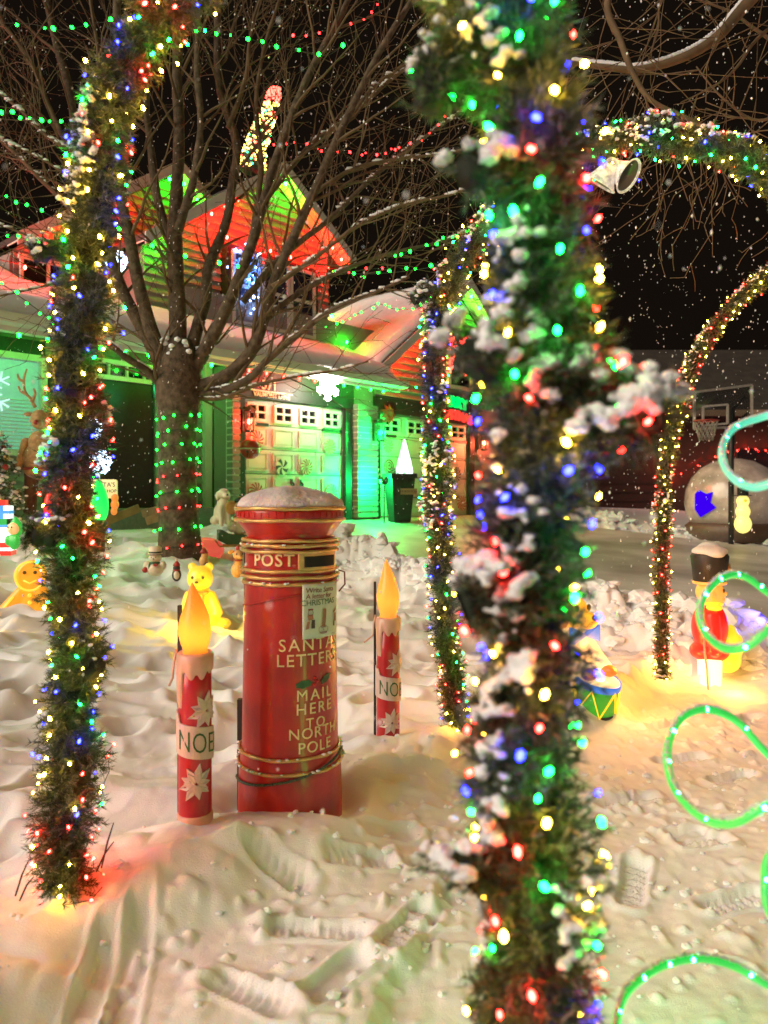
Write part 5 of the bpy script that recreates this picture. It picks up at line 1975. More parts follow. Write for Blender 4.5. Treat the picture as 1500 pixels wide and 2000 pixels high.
p, M = fig(463, 6.9, 1126, yaw=0.5)
q = thing('fawn_figurine', 'small tan fawn figurine with a red collar beside the post box', 'fawn figurine', p)
fuse('body', [((0, 0, 0.06), (0.055, 0.065, 0.075)), ((0, -0.03, 0.13), (0.035, 0.035, 0.05))], SMT, q, M, 0.007)
fuse('head', [((0, -0.035, 0.205), (0.05, 0.05, 0.047)), ((0.0, -0.085, 0.19), (0.03, 0.03, 0.025))], SMT, q, M, 0.007)
for sx in (-1, 1):
    fuse('ear', [((sx * 0.06, -0.02, 0.235), (0.03, 0.012, 0.02)), ((sx * 0.075, -0.02, 0.225), (0.02, 0.012, 0.018))], SMT, q, M, 0.006)
    ball(q, 'eye', (sx * 0.028, -0.078, 0.215), (0.007, 0.006, 0.010), SMK, M, 1)
b = MB()
b.tube([(0.038 * math.cos(k * math.pi / 8), -0.03 + 0.038 * math.sin(k * math.pi / 8), 0.155) for k in range(16)], 0.007, 5, closed=True)
b.build('collar', SMR, q, True, M)
ball(q, 'tuft', (0.0, -0.02, 0.262), (0.018, 0.018, 0.03), SMR, M, 2)

# sitting white dog by the garage corner
p, M = fig(433, 9.7, 1024, yaw=0.6)
q = thing('dog_statue', 'white sitting dog statue in front of the garage corner', 'dog statue', p)
fuse('body', [((0, 0.02, 0.14), (0.095, 0.12, 0.15)), ((0, -0.03, 0.26), (0.075, 0.08, 0.12)), ((-0.05, -0.09, 0.22), (-0.05, -0.11, 0.0), 0.036, 0.032), ((0.05, -0.09, 0.22), (0.05, -0.11, 0.0), 0.036, 0.032),
              ((-0.09, 0.03, 0.05), (0.05, 0.09, 0.06)), ((0.09, 0.03, 0.05), (0.05, 0.09, 0.06))], SMW, q, M, 0.012)
fuse('head', [((0, -0.06, 0.40), (0.075, 0.075, 0.07)), ((0, -0.14, 0.375), (0.04, 0.05, 0.035)), ((-0.08, -0.04, 0.37), (0.022, 0.035, 0.06)), ((0.08, -0.04, 0.37), (0.022, 0.035, 0.06))], SMW, q, M, 0.011)
ball(q, 'nose', (0, -0.19, 0.385), 0.014, SMK, M, 2)

# teddy in a green sleigh, half hidden behind the post box
p, M = fig(468, 9.0, 1062, yaw=0.3)
q = thing('teddy_in_sleigh', 'teddy figure with an orange ear riding a green sleigh behind the post box', 'teddy figure', p)
b = MB()
b.prism([(-0.26, 0.05), (-0.16, 0.0), (0.26, 0.0), (0.30, 0.14), (0.22, 0.14), (0.15, 0.10), (-0.12, 0.12), (-0.20, 0.17), (-0.26, 0.17)], -0.13, 0.13)
b.build('sleigh', SMG, q, False, M)
for sy in (-0.12, 0.12):
    b = MB()
    b.tube([(-0.30, sy, 0.06), (-0.25, sy, -0.02), (0.25, sy, -0.02)], 0.012, 6)
    b.build('runner', GOLD, q, True, M)
fuse('body', [((0, 0, 0.22), (0.10, 0.09, 0.13)), ((-0.1, -0.05, 0.22), (0.05, 0.05, 0.08)), ((0.1, -0.05, 0.22), (0.05, 0.05, 0.08))], SMW, q, M, 0.011)
fuse('head', [((0.02, 0, 0.43), (0.11, 0.10, 0.10)), ((0.03, -0.09, 0.40), (0.05, 0.05, 0.04))], SMW, q, M, 0.011)
ball(q, 'ear', (-0.10, -0.02, 0.44), (0.075, 0.04, 0.085), SMT, M)
ball(q, 'ear', (0.14, -0.02, 0.47), (0.06, 0.04, 0.07), SMT, M)
b = MB()
b.lathe([(0.10, 0.50), (0.08, 0.55), (0.03, 0.57)], (0.03, 0, 0), 18)
b.build('cap', SMK, q, True, M)
ball(q, 'scarf', (0, -0.02, 0.325), (0.085, 0.08, 0.03), SMR, M)

# --- big bulb ornaments
for px, yb, yt, d, c, nm, w_, wt in ((192, 1050, 935, 8.0, GRN, 'green', 38, 5.0), (97, 1030, 958, 8.3, RED, 'red', 22, 4.0)):
    k = d / F
    x, y, z = at(px, d)
    root = thing('giant_bulb', 'giant glowing %s light bulb standing on its dark socket' % nm, 'bulb ornament', (x, y, z), 'giant bulbs left of the tree')
    zb2, zt2 = ZC + (HY - yb) * k, ZC + (HY - yt) * k
    Hh = zt2 - zb2
    rr = w_ / 2 * k
    b = MB()
    b.lathe([(rr * 0.72, Hh * 0.30), (rr * 0.95, Hh * 0.40), (rr * 1.04, Hh * 0.52), (rr * 0.98, Hh * 0.66), (rr * 0.76, Hh * 0.80), (rr * 0.42, Hh * 0.92), (rr * 0.1, Hh * 0.99), (0.002, Hh)], (x, y, zb2), 28)
    b.build('globe', glow_plastic('giant_bulb_' + nm, tuple(0.5 * v + 0.01 for v in c), c, 0.85), root)
    b = MB()
    b.lathe([(rr * 0.66, -0.15), (rr * 0.66, Hh * 0.05)] + [(rr * (0.70 if i % 2 else 0.75), Hh * (0.06 + 0.03 * i)) for i in range(8)] + [(rr * 0.6, Hh * 0.31)], (x, y, zb2), 24)
    b.build('socket', mat('socket_green', (0.015, 0.04, 0.02), 0.5), root)
    glow_light(root, (x + 0.05, y - 0.4, zb2 + 0.35), c, wt)

# --- sign
p, M = fig(205, 8.9, 1000, yaw=0.1)
q = thing('workshop_sign', 'pale yellow lit sign of a workshop beside the green bulb', 'sign', p)
SIGN = glow_plastic('sign_yellow', (0.72, 0.62, 0.28), (1.0, 0.82, 0.35), 0.55)
b = MB()
poly = []
for cx_, cz_, a0 in ((0.115, 0.365, 0), (-0.16, 0.365, 90), (-0.16, 0.19, 180), (0.115, 0.19, 270)):
    for k in range(5):
        a = R(a0 + k * 22.5)
        poly.append((cx_ + 0.025 * math.cos(a), cz_ + 0.025 * math.sin(a)))
b.prism(poly, -0.03, 0.03)
b.build('board', SIGN, q, False, M)
lettering("SANTA'S", 0.075, lambda x, y, z: M @ Vector((x - 0.015, -0.032 - z, 0.325 + y)), SMK, q, ext=0.002)
lettering('WORKSHOP', 0.055, lambda x, y, z: M @ Vector((x - 0.012, -0.032 - z, 0.25 + y)), SMK, q, ext=0.002)
b = MB()
b.box((-0.02, 0, 0.06), (0.05, 0.04, 0.22))
b.build('post', WOOD, q, False, M)
fuse('helper', [((0.13, -0.06, 0.17), (0.045, 0.04, 0.05)), ((0.13, -0.06, 0.09), (0.05, 0.045, 0.06)), ((0.12, -0.06, 0.01), (0.04, 0.04, 0.05))], glow_plastic('helper_orange', (0.6, 0.2, 0.05), (1.0, 0.3, 0.04), 0.6), q, M, 0.01)

# --- snowflakes of white lights
LEDW = bulb_mesh('led', 'white', (0.55, 0.75, 1.0), 9, 0.014, 1.0)


def led_flake(px, py, d, r, label, stake_y):
    c = W(px, py, d)
    root = thing('led_snowflake', label, 'light snowflake', c, 'blue-white snowflakes of lights by the porch')
    b = MB()
    arms = []
    for k in range(6):
        a = k * math.pi / 3 + 0.2
        arms.append(((0, 0), (math.cos(a) * r, math.sin(a) * r)))
        for f_ in (0.5, 0.75):
            for sg in (-0.7, 0.7):
                arms.append(((math.cos(a) * r * f_, math.sin(a) * r * f_), (math.cos(a) * r * f_ + math.cos(a + sg) * r * 0.35, math.sin(a) * r * f_ + math.sin(a + sg) * r * 0.35)))
    pts_ = []
    for (x0, z0), (x1, z1) in arms:
        b.tube([c + Vector((x0, 0, z0)), c + Vector((x1, 0, z1))], 0.006, 4)
        nb_ = 5 if x0 == 0 and z0 == 0 else 3
        for i in range(1, nb_ + 1):
            pts_.append(c + Vector((x0 + (x1 - x0) * i / nb_, -0.012, z0 + (z1 - z0) * i / nb_)))
    for k in range(24):
        a = k * math.pi / 12
        pts_.append(c + Vector((math.cos(a) * r * 0.45, -0.012, math.sin(a) * r * 0.45)))
        pts_.append(c + Vector((math.cos(a) * r * 0.9, -0.012, math.sin(a) * r * 0.9)))
    b.tube([c + Vector((0, 0, -r)), c + Vector((0, 0.01, (HY - stake_y) / F * d + ZC - c.z))], 0.008, 5)
    b.build('frame', TRIM, root)
    for q_ in pts_:
        add_bulb(LEDW, q_, root, tilt=False)


led_flake(194, 903, 8.7, 0.135, 'lower blue-white light snowflake in front of the dark porch door', 1000)
led_flake(178, 838, 9.2, 0.13, 'upper blue-white light snowflake partly behind the left garland', 1000)
led_flake(228, 512, 10.6, 0.15, 'blue-white light snowflake high between the left tree limbs', 560)


def rope_flake(c, r, label, wdt, matl, M4, name='rope_snowflake', grp='white rope-light snowflakes on the house'):
    root = thing(name, label, 'light snowflake', M4 @ Vector(c), grp)
    for k in range(6):
        b = MB()
        a = k * math.pi / 3 + math.pi / 2
        e = Vector((math.cos(a), 0, math.sin(a)))
        cc = Vector(c)
        b.tube([M4 @ cc, M4 @ (cc + e * r)], wdt, 6)
        for f_ in (0.42, 0.70):
            for sg in (-0.9, 0.9):
                e2 = Vector((math.cos(a + sg), 0, math.sin(a + sg)))
                b.tube([M4 @ (cc + e * r * f_), M4 @ (cc + e * r * f_ + e2 * r * 0.30)], wdt * 0.92, 6)
        b.build('arm', matl, root)
    return root


ROPEW = lamp_mat('rope_white', (1.0, 0.97, 0.80), 60)
rope_flake((1.42, 0.62, 3.34), 0.28, 'bright white rope-light snowflake hanging over the first garage door', 0.022, ROPEW, HM)
rope_flake((-4.1, TP + 0.16, 2.78), 0.42, 'pale rope-light snowflake in the porch window', 0.014, lamp_mat('rope_pale', (0.6, 1.0, 0.85), 1.1), HM)
# cluster of blue lights in the upper window
rope_flake((0.62, TU + 0.36, 5.45), 0.34, 'blue light snowflake on the upper storey window', 0.014, lamp_mat('rope_blue', (0.10, 0.28, 1.0), 3.0), HM, 'blue_snowflake')
root = thing('blue_light_cluster', 'cascade of icy blue lights below the upper storey snowflake', 'string lights', HM @ Vector((0.62, TU + 0.36, 5.3)))
b = MB()
b.tube([HM @ Vector((0.45 + 0.1 * math.sin(k), TU + 0.34, 5.95 - 0.06 * k)) for k in range(24)], 0.004, 4)
b.build('wire', WIRE, root)
BLED = bulb_mesh('led', 'blue', (0.2, 0.4, 1.0), 30, 0.018, 1.0)
for k in range(46):
    add_bulb(BLED, HM @ Vector((0.55 + trng.gauss(0, 0.2), TU + 0.35, 5.4 + trng.gauss(0, 0.32))), root)

# --- jingle bell, bow, merry christmas sign, lit bow, roof sculpture
p = W(489, 877, 12.3)
q = thing('jingle_bell', 'big red jingle bell hanging from the red lantern', 'bell', p)
BELLR = mat('bell_red', (0.45, 0.03, 0.02), 0.3, coat=0.3)
b = MB()
b.ico((0, 0, 0.004), (0.17, 0.17, 0.165), 3, flat=0.0)
b.build('upper_half', BELLR, q, True, Matrix.Translation(p + Vector((0, 0, 0.012))))
b = MB()
b.lathe([(0.002, -0.165), (0.06, -0.155), (0.12, -0.115), (0.158, -0.055), (0.17, -0.006)], n=28)
b.build('lower_half', BELLR, q, True, Matrix.Translation(p))
b = MB()
b.lathe([(0.168, -0.012), (0.182, -0.012), (0.182, 0.012), (0.168, 0.012)], n=28)
b.build('rim', mat('bell_rim', (0.7, 0.45, 0.3), 0.3, metal=0.4), q, True, Matrix.Translation(p))
b = MB()
b.ico((-0.02, -0.150, -0.05), (0.028, 0.02, 0.028), 2)
b.box((-0.02, -0.143, -0.10), (0.018, 0.03, 0.08))
b.build('slit', BLACK, q, True, Matrix.Translation(p))
b = MB()
b.tube([p + Vector((0, 0, 0.17)), p + Vector((0, 0, 0.5)), p + Vector((-0.1, 0.02, 0.62))], 0.006, 5)
b.build('cord', WIRE, q)

p = HM @ Vector((3.62, 0.10, 3.02))
q = thing('bow_rosette', 'shiny red bow rosette above the corner of the second garage door', 'bow', p)
for k in range(18):
    b = MB()
    a = 2 * math.pi * k / 18 + (0.3 if k % 2 else 0)
    ln_ = 0.24 if k % 2 else 0.17
    e = Vector((math.cos(a), 0, math.sin(a)))
    sd = Vector((-math.sin(a), 0, math.cos(a)))
    b.add([(0, 0.01, 0), tuple(e * ln_ * 0.5 + sd * 0.05 + Vector((0, 0.07, 0))), tuple(e * ln_), tuple(e * ln_ * 0.5 - sd * 0.05 + Vector((0, 0.07, 0))), tuple(e * ln_ * 0.5 + Vector((0, 0.0, 0)))],
          [(0, 1, 2, 3), (0, 4, 1), (1, 4, 2), (2, 4, 3), (3, 4, 0)])
    b.build('petal', BELLR, q, False, Matrix(((UX, NX, 0, p.x), (UY, NY, 0, p.y), (0, 0, 1, p.z), (0, 0, 0, 1))))

SGRN = lamp_mat('sign_green', (0.0, 1.0, 0.12), 1.6)
SRD = lamp_mat('sign_red', (1.0, 0.05, 0.03), 1.5)
q = thing('merry_sign', 'green and red lit Merry Christmas sign above the second garage door', 'sign', HM @ Vector((6.1, 0.3, 3.3)))
b = MB()
b.box((5.75, 0.16, 3.30), (1.55, 0.03, 0.62))
place(b.build('backing', BLACK, None, False, HM), q)
for body, size, z0, m_, sp in (('MERRY', 0.34, 3.47, SGRN, 1.12), ('CHRISTMAS', 0.30, 3.17, SRD, 0.95)):
    lettering(body, size, lambda x, y, z: HM @ Vector((5.75 + x, 0.20 + z, z0 + y - 0.16 * x * x)), m_, q, ext=0.02, space=sp, bold=0.012)
q = thing('light_bow', 'big red bow of lights on the garage gable', 'bow', HM @ Vector((6.1, 0.2, 4.8)))
REDB = bulb_mesh('led', 'red', (1.0, 0.06, 0.04), 12, 0.022, 1.0)
b = MB()
for sg in (-1, 1):
    b.prism([(0, 0.05), (sg * 0.55, 0.38), (sg * 0.62, -0.10), (0, -0.05)], 0.0, 0.02)
    b.prism([(sg * 0.04, -0.05), (sg * 0.18, -0.05), (sg * 0.42, -0.72), (sg * 0.2, -0.70)], 0.0, 0.021)
place(b.build('ribbon', mat('bow_mesh_red', (0.30, 0.015, 0.01), 0.6), None, False, HM @ Matrix.Translation((6.0, 0.12, 4.85))), q)
for k in range(150):
    sg = trng.choice((-1, 1))
    if k % 3:
        u_, v_ = trng.random(), trng.random()
        x_ = 0.06 + 0.54 * u_
        z_ = (-0.05 - 0.05 * u_) + v_ * (0.10 + 0.38 * u_)
    else:
        u_, v_ = trng.random(), trng.random()
        z_ = -0.06 - 0.64 * u_
        x_ = 0.04 + 0.18 * u_ + v_ * (0.14 + 0.06 * u_)
    add_bulb(REDB, HM @ Vector((6.0 + sg * x_, 0.16, 4.85 + z_)), q, tilt=False)

q = thing('roof_light_stocking', 'tall leaning shape of yellow, red and green lights above the roof', 'light sculpture', HM @ Vector((1.2, -1.4, 7.7)))
b = MB()
spine = [W(492, 335, 13.6), W(500, 290, 13.6), (W(515, 245, 13.6)), W(530, 210, 13.6), W(536, 175, 13.6)]
b.tube(smooth_path(spine, 6), [0.24 - 0.006 * i for i in range(25)], 10)
b.build('wire_form', WIRE, q)
sp_ = smooth_path(spine, 6)
YLED = bulb_mesh('led', 'yellow', (1.0, 0.72, 0.12), 9, 0.02, 1.0)
GLED = bulb_mesh('led', 'green', (0.05, 1.0, 0.3), 9, 0.02, 1.0)
for k in range(300):
    i = trng.randrange(len(sp_) - 1)
    c = sp_[i].lerp(sp_[i + 1], trng.random())
    a = trng.uniform(math.pi, 2 * math.pi)
    rr = 0.25 - 0.006 * i
    me_ = REDB if i > 18 or trng.random() < 0.18 else (GLED if trng.random() < 0.12 else YLED)
    add_bulb(me_, c + Vector((rr * math.cos(a), rr * math.sin(a), 0)), q, tilt=False)

# --- planter with a white glowing cone
p = HM @ Vector((3.25, 0.75, 0.82))
q = thing('planter', 'tall dark tapered planter holding a glowing white cone tree', 'planter', p)
b = MB()
for i, (w_, z_) in enumerate(((0.17, 0.0), (0.24, 0.86), (0.27, 0.86), (0.27, 0.95))):
    b.v += [(-w_, -w_, z_), (w_, -w_, z_), (w_, w_, z_), (-w_, w_, z_)]
for i in range(3):
    for k in range(4):
        k2 = (k + 1) % 4
        b.f.append((i * 4 + k, i * 4 + k2, (i + 1) * 4 + k2, (i + 1) * 4 + k))
b.f += [(3, 2, 1, 0), (12, 13, 14, 15)]
MPL = Matrix.Translation(p) @ Matrix.Rotation(0.35, 4, 'Z')
b.build('pot', mat('planter_black', (0.02, 0.019, 0.018), 0.6, var=0.3), q, False, MPL)
b = MB()
for k in range(260):
    a, rr = trng.uniform(0, 6.28), 0.26 * math.sqrt(trng.random())
    c = Vector((rr * math.cos(a), rr * math.sin(a), 0.95 + trng.uniform(0, 0.09)))
    e = Vector((trng.gauss(0, 1), trng.gauss(0, 1), trng.uniform(0, 1))).normalized() * 0.06
    sd = e.orthogonal().normalized() * 0.012
    b.add([c - sd, c + sd, c + e], [(0, 1, 2)])
tag(b.build('greenery', NEEDLE, q, False, MPL, fix=False), None, None, kind='stuff')
b = MB()
b.lathe([(0.16, 0.95), (0.17, 1.0), (0.13, 1.2), (0.08, 1.38), (0.045, 1.52), (0.01, 1.64)], (0.10, -0.02, 0), 20)
b.build('glowing_cone', lamp_mat('cone_white', (0.85, 1.0, 0.95), 2.6), q, True, MPL)
b = MB()
b.box((0.10, -0.245, 0.60), (0.34, 0.02, 0.12))
b.build('name_plate', mat('plate_wood', (0.36, 0.24, 0.14), 0.6), q, False, MPL)
lettering('NORTH POLE', 0.058, lambda x, y, z: MPL @ Vector((0.10 + x, -0.257 - z, 0.60 + y)), SMK, q, ext=0.001)

# --- flood lamp washing the garage doors green
p = HM @ Vector((2.80, 0.75, 1.62))
q = thing('flood_lamp', 'small cyan-green flood lamp on a stake beside the planter', 'flood lamp', p)
b = MB()
b.lathe([(0.03, -0.10), (0.05, -0.06), (0.085, 0.04), (0.09, 0.05)], n=18)
b.build('housing', DARKMETAL, q, True, Matrix.Translation(p) @ Matrix.Rotation(R(-70), 4, 'X'))
b = MB()
b.ico((0, 0, 0.03), (0.07, 0.07, 0.04), 2)
b.build('lens', lamp_mat('flood_lens', (0.02, 1.0, 0.5), 7.0), q, True, Matrix.Translation(p) @ Matrix.Rotation(R(-70), 4, 'X'))
b = MB()
b.tube([p + Vector((0, 0, -0.08)), p + Vector((0, 0, -0.95))], 0.012, 6)
b.build('stake', DARKMETAL, q)
glow_light(q, HM @ Vector((2.80, 0.62, 1.62)), (0.004, 1.0, 0.16), 200, 0.05)

# --- little coloured lamps glowing in the snow
for px, py, d, col, nm, r_, label in (
        (706, 1056, 10.2, (0.05, 0.25, 1.0), 'blue', 0.085, 'small blue glowing dome in the snow by the driveway'),
        (1238, 1029, 15.6, (0.25, 0.05, 1.0), 'violet', 0.12, 'small violet glowing dome on the snowbank across the driveway'),
        (1375, 1036, 14.6, (0.08, 0.30, 1.0), 'sky', 0.15, 'pale blue glowing dome on the snowbank below the snow globe'),
        (1437, 1044, 14.0, (0.9, 1.0, 0.1), 'lime', 0.17, 'yellow glowing patch dome at the foot of the basketball pole'),
        (1318, 1038, 15.2, (0.05, 1.0, 0.35), 'green', 0.07, 'small green glowing dome right behind the far arch leg'),
        (1472, 1218, 6.6, (0.16, 0.12, 1.0), 'indigo', 0.10, 'indigo glowing dome in the snow pile right of the soldier'),
        (402, 1066, 8.9, (1.0, 0.12, 0.08), 'pink', 0.20, 'big pink-red glowing dome in the snow behind the trunk')):
    c = W(px, py, d)
    c.z = gz(c.x, c.y) + 0.01
    q = thing('snow_lamp', label, 'ground light', c, 'coloured ground lamps glowing in the snow')
    b = MB()
    b.ico((c.x, c.y, c.z), (r_ * 1.1, r_, r_ * 0.75), 3, 0.0)
    b.build('dome', glow_plastic('ground_lamp_' + nm, tuple(0.4 * v + 0.05 for v in col), col, 0.75 if nm != 'pink' else 0.55), q)
    glow_light(q, (c.x - 0.05, c.y - r_ - 0.12, c.z + 0.1), col, 1.2 if d > 7 else 3.0)

# --- planks and rubble by the porch
for k, (pa, pb_) in enumerate((((208, 1018, 9.2), (272, 992, 9.4)), ((278, 1003, 9.6), (316, 994, 9.6)), ((286, 1018, 9.3), (318, 1008, 9.3)))):
    a_, b2 = W(*pa), W(*pb_)
    m_ = MB()
    m_.bar(a_, b2, 0.05, 0.10)
    tag(m_.build('plank', WOOD, None, False), ('longest leaning plank in the snow beside the green bulb', 'upper short plank end poking from the snow by the trunk', 'lower short plank end poking from the snow by the trunk')[k], 'plank', 'planks left in the snow by the porch')

# ------------------------------------------------------------------ rope light coiling down at the right edge
rope = thing('rope_light', 'coiled green rope light looping down along the right edge', 'rope light', (1.0, 1.5, 0.2))
coil = [(1640, 780, 1.62), (1560, 800, 1.70), (1490, 815, 1.76), (1432, 838, 1.72), (1410, 880, 1.62), (1424, 925, 1.54), (1470, 952, 1.48), (1540, 935, 1.44), (1640, 930, 1.5),
        (1680, 1010, 1.66), (1620, 1230, 1.75), (1510, 1165, 1.74), (1452, 1126, 1.70), (1405, 1132, 1.62), (1370, 1175, 1.55), (1372, 1225, 1.48), (1410, 1265, 1.42), (1460, 1262, 1.38), (1530, 1215, 1.38),
        (1640, 1230, 1.46), (1680, 1400, 1.62), (1600, 1560, 1.66), (1498, 1472, 1.64), (1440, 1410, 1.60), (1378, 1386, 1.56), (1326, 1408, 1.50), (1303, 1470, 1.44), (1318, 1540, 1.38), (1370, 1596, 1.32),
        (1430, 1608, 1.28), (1500, 1572, 1.26), (1600, 1540, 1.3), (1640, 1600, 1.38), (1560, 1640, 1.44), (1505, 1668, 1.45), (1494, 1725, 1.44), (1512, 1800, 1.42), (1620, 1960, 1.46),
        (1560, 1960, 1.46), (1496, 1922, 1.45), (1430, 1886, 1.44), (1360, 1872, 1.42), (1288, 1888, 1.38), (1228, 1932, 1.32), (1204, 1990, 1.26), (1206, 2070, 1.2), (1260, 2150, 1.16), (1400, 2230, 1.14), (1640, 2300, 1.2)]
cp = smooth_path([W(*q_) for q_ in coil], 8)
third = int(len(cp) * 0.20)
ROPE_T = mat('rope_teal', (0.25, 0.55, 0.45), 0.25, emit=(0.06, 0.95, 0.62), strength=0.62, var=0.25, scale=9, coat=0.5)
ROPE_G = mat('rope_green', (0.12, 0.50, 0.18), 0.25, emit=(0.0, 0.85, 0.08), strength=0.62, var=0.25, scale=9, coat=0.5)
b = MB()
b.tube(cp[:third + 1], 0.0082, 10)
b.build('teal_tube', ROPE_T, rope)
b = MB()
b.tube(cp[third:], 0.0078, 10)
b.build('green_tube', ROPE_G, rope)
RB = bulb_mesh('rope', 'green', (0.05, 1.0, 0.42), 55, 0.0042, 1.0)
acc = 0.0
for i in range(1, len(cp)):
    acc += (cp[i] - cp[i - 1]).length
    if acc > 0.085:
        acc = trng.uniform(-0.05, 0.03)
        add_bulb(RB, cp[i] + Vector((0, -0.0068, 0.002)), rope, tilt=False)
sb = MB()
for i in range(len(cp)):
    d_ = (cp[min(i + 1, len(cp) - 1)] - cp[max(i - 1, 0)]).normalized()
    if abs(d_.z) < 0.8:
        for _ in range(4):
            o_ = d_ * trng.uniform(-0.012, 0.012)
            sb.ico(tuple(cp[i] + o_ + Vector((0, trng.uniform(-.004, .004), 0.0095))), (trng.uniform(0.002, 0.0055), 0.004, trng.uniform(0.0015, 0.0035)), 1, 0.2)
tag(sb.build('frost', SNOW, rope, fix=False), None, None, kind='stuff')
# the stand that carries the coil, just outside the frame
b = MB()
b.tube([(1.20, 1.52, -0.1), (1.20, 1.52, 1.75)], 0.012, 8)
b.build('stand', DARKMETAL, rope)
glow_light(rope, (0.98, 1.62, 0.22), GRN, 5.5, 0.15)
glow_light(rope, (0.60, 1.75, 0.05), GRN, 4.0, 0.15)

# ------------------------------------------------------------------ bells hanging from the middle arch
bells = thing('bell_pair', 'two frosted white lit bells hanging under the middle arch', 'bells', W(1205, 300, 3.66))
BELLW = mat('bell_frosted', (0.62, 0.60, 0.58), 0.3, emit=(1.0, 0.86, 0.80), strength=0.20, var=0.6, scale=45, bump=0.4, bscale=80)
for px, py, ax in ((1184, 340, (-0.50, 0.35, -0.80)), (1212, 336, (0.62, -0.50, -0.60))):
    Mb = Matrix.Translation(W(px, py, 3.64)) @ Vector(ax).to_track_quat('-Z', 'Y').to_matrix().to_4x4() @ Matrix.Scale(0.84, 4)
    b = MB()
    b.lathe([(0.010, 0.095), (0.035, 0.085), (0.05, 0.055), (0.06, 0.01), (0.075, -0.03), (0.098, -0.06), (0.094, -0.062), (0.07, -0.03), (0.054, 0.01), (0.04, 0.05), (0.001, 0.07)], n=32)
    b.build('bell', BELLW, bells, True, Mb)
    b = MB()
    b.tube([(0.097 * math.cos(k * math.pi / 16), 0.097 * math.sin(k * math.pi / 16), -0.061) for k in range(32)], 0.005, 6, closed=True)
    b.build('lip', BELLW, bells, True, Mb)
    b = MB()
    b.lathe([(0.088, -0.054), (0.05, -0.046), (0.001, -0.045)], n=24)
    b.build('hollow_shade', mat('bell_hollow_shade', (0.05, 0.045, 0.04), 0.6), bells, True, Mb)  # dark disc across the mouth, painted shade of the inside
    b = MB()
    b.ico((0, 0, -0.02), 0.014, 2)
    b.build('clapper', BELLW, bells, True, Mb)
b = MB()
b.tube([W(1200, 318, 3.64), W(1204, 300, 3.65), W(1205, 275, 3.66)], 0.003, 5)
b.build('hanger', WIRE, bells)
for px, py, c in ((1160, 352, 'g'), (1196, 318, 'y'), (1248, 352, 'b')):
    add_bulb(MINI[c], W(px, py, 3.55), bells, tilt=False, scale=0.8)

# ------------------------------------------------------------------ left of the porch: reindeer figure, little fir, parcels with an elf
p, M = fig(78, 8.6, 995, yaw=0.25)
q = thing('reindeer_statue', 'standing brown reindeer statue with tall antlers in front of the porch window', 'reindeer statue', p)
FUR = mat('reindeer_tan', (0.50, 0.30, 0.14), 0.8, var=0.25, scale=25, bump=0.5, bscale=70)
FURD = mat('reindeer_brown', (0.10, 0.05, 0.03), 0.8, var=0.3, bump=0.4)
fuse('body', [((0, 0, 0.58), (0.19, 0.16, 0.20)), ((0, 0, 0.78), (0.13, 0.12, 0.14)), ((0.0, -0.02, 0.46), (0.17, 0.15, 0.12))], FUR, q, M, 0.018)
for sx in (-1, 1):
    fuse('leg', [((sx * 0.09, 0, 0.40), (sx * 0.10, 0, 0.0), 0.085, 0.07), ((sx * 0.10, -0.05, -0.02), (0.07, 0.10, 0.04))], FURD, q, M, 0.016)
    fuse('arm', [((sx * 0.15, 0, 0.78), (sx * 0.22, -0.05, 0.5), 0.055, 0.045)], FUR, q, M, 0.014)
    an = MB()
    for pth in ([(0.05, 1.18), (0.10, 1.28), (0.16, 1.36), (0.17, 1.50), (0.14, 1.62)], [(0.14, 1.33), (0.20, 1.36), (0.23, 1.42)], [(0.17, 1.48), (0.22, 1.50), (0.24, 1.56)], [(0.08, 1.25), (0.05, 1.34), (0.07, 1.40)]):
        pts_ = smooth_path([(sx * x_, 0, z_) for x_, z_ in pth], 4)
        an.tube(pts_, [0.022 - 0.012 * i / (len(pts_) - 1) for i in range(len(pts_))], 6)
    an.build('antler', FUR, q, True, M)
    fuse('ear', [((sx * 0.12, 0, 1.10), (0.06, 0.02, 0.03))], FUR, q, M, 0.012)
fuse('head', [((0, -0.02, 1.04), (0.10, 0.11, 0.12)), ((0, -0.14, 0.98), (0.06, 0.08, 0.055))], FUR, q, M, 0.014)
ball(q, 'nose', (0, -0.22, 0.99), 0.03, SMR, M, 2)
b = MB()
b.tube([(0.175 * math.cos(k * math.pi / 12), 0.15 * math.sin(k * math.pi / 12), 0.47) for k in range(24)], 0.022, 6, closed=True)
b.build('belt', SMR, q, True, M)

fx, fy = (-8 - CX) / F * 8.3, 8.3
q = thing('little_fir', 'small snowy decorated fir tree at the left edge', 'fir tree', (fx, fy, gz(fx, fy)))
zb_ = gz(fx, fy)
b = MB()
b.tube([(fx, fy, zb_ - 0.1), (fx, fy, zb_ + 1.35)], [0.035, 0.01], 8)
b.build('trunk', BARK, q)
for k in range(34):
    h_ = 0.12 + 1.15 * k / 34
    a = k * 2.4
    ln_ = 0.46 * (1.25 - h_) / 1.15 + 0.08
    e = Vector((math.cos(a), math.sin(a), -0.15))
    c = Vector((fx, fy, zb_ + h_))
    garland(q, [c, c + e * ln_ * 0.5, c + e * ln_ + Vector((0, 0, -0.02))], 0.07, 110, 14, 0.045, 400 + k, 1.6, 3, 'rgby', False, 0.003, (0, 0), 1.6, 'bough')
for k in range(9):
    a = 2.6 + k * 0.55
    h_ = 0.2 + 0.11 * k
    ball(q, 'bauble', (fx + (0.40 - 0.3 * h_) * math.cos(a), fy + (0.40 - 0.3 * h_) * math.sin(a), zb_ + h_), 0.035, (SMR, GOLD)[k % 2], None, 2)

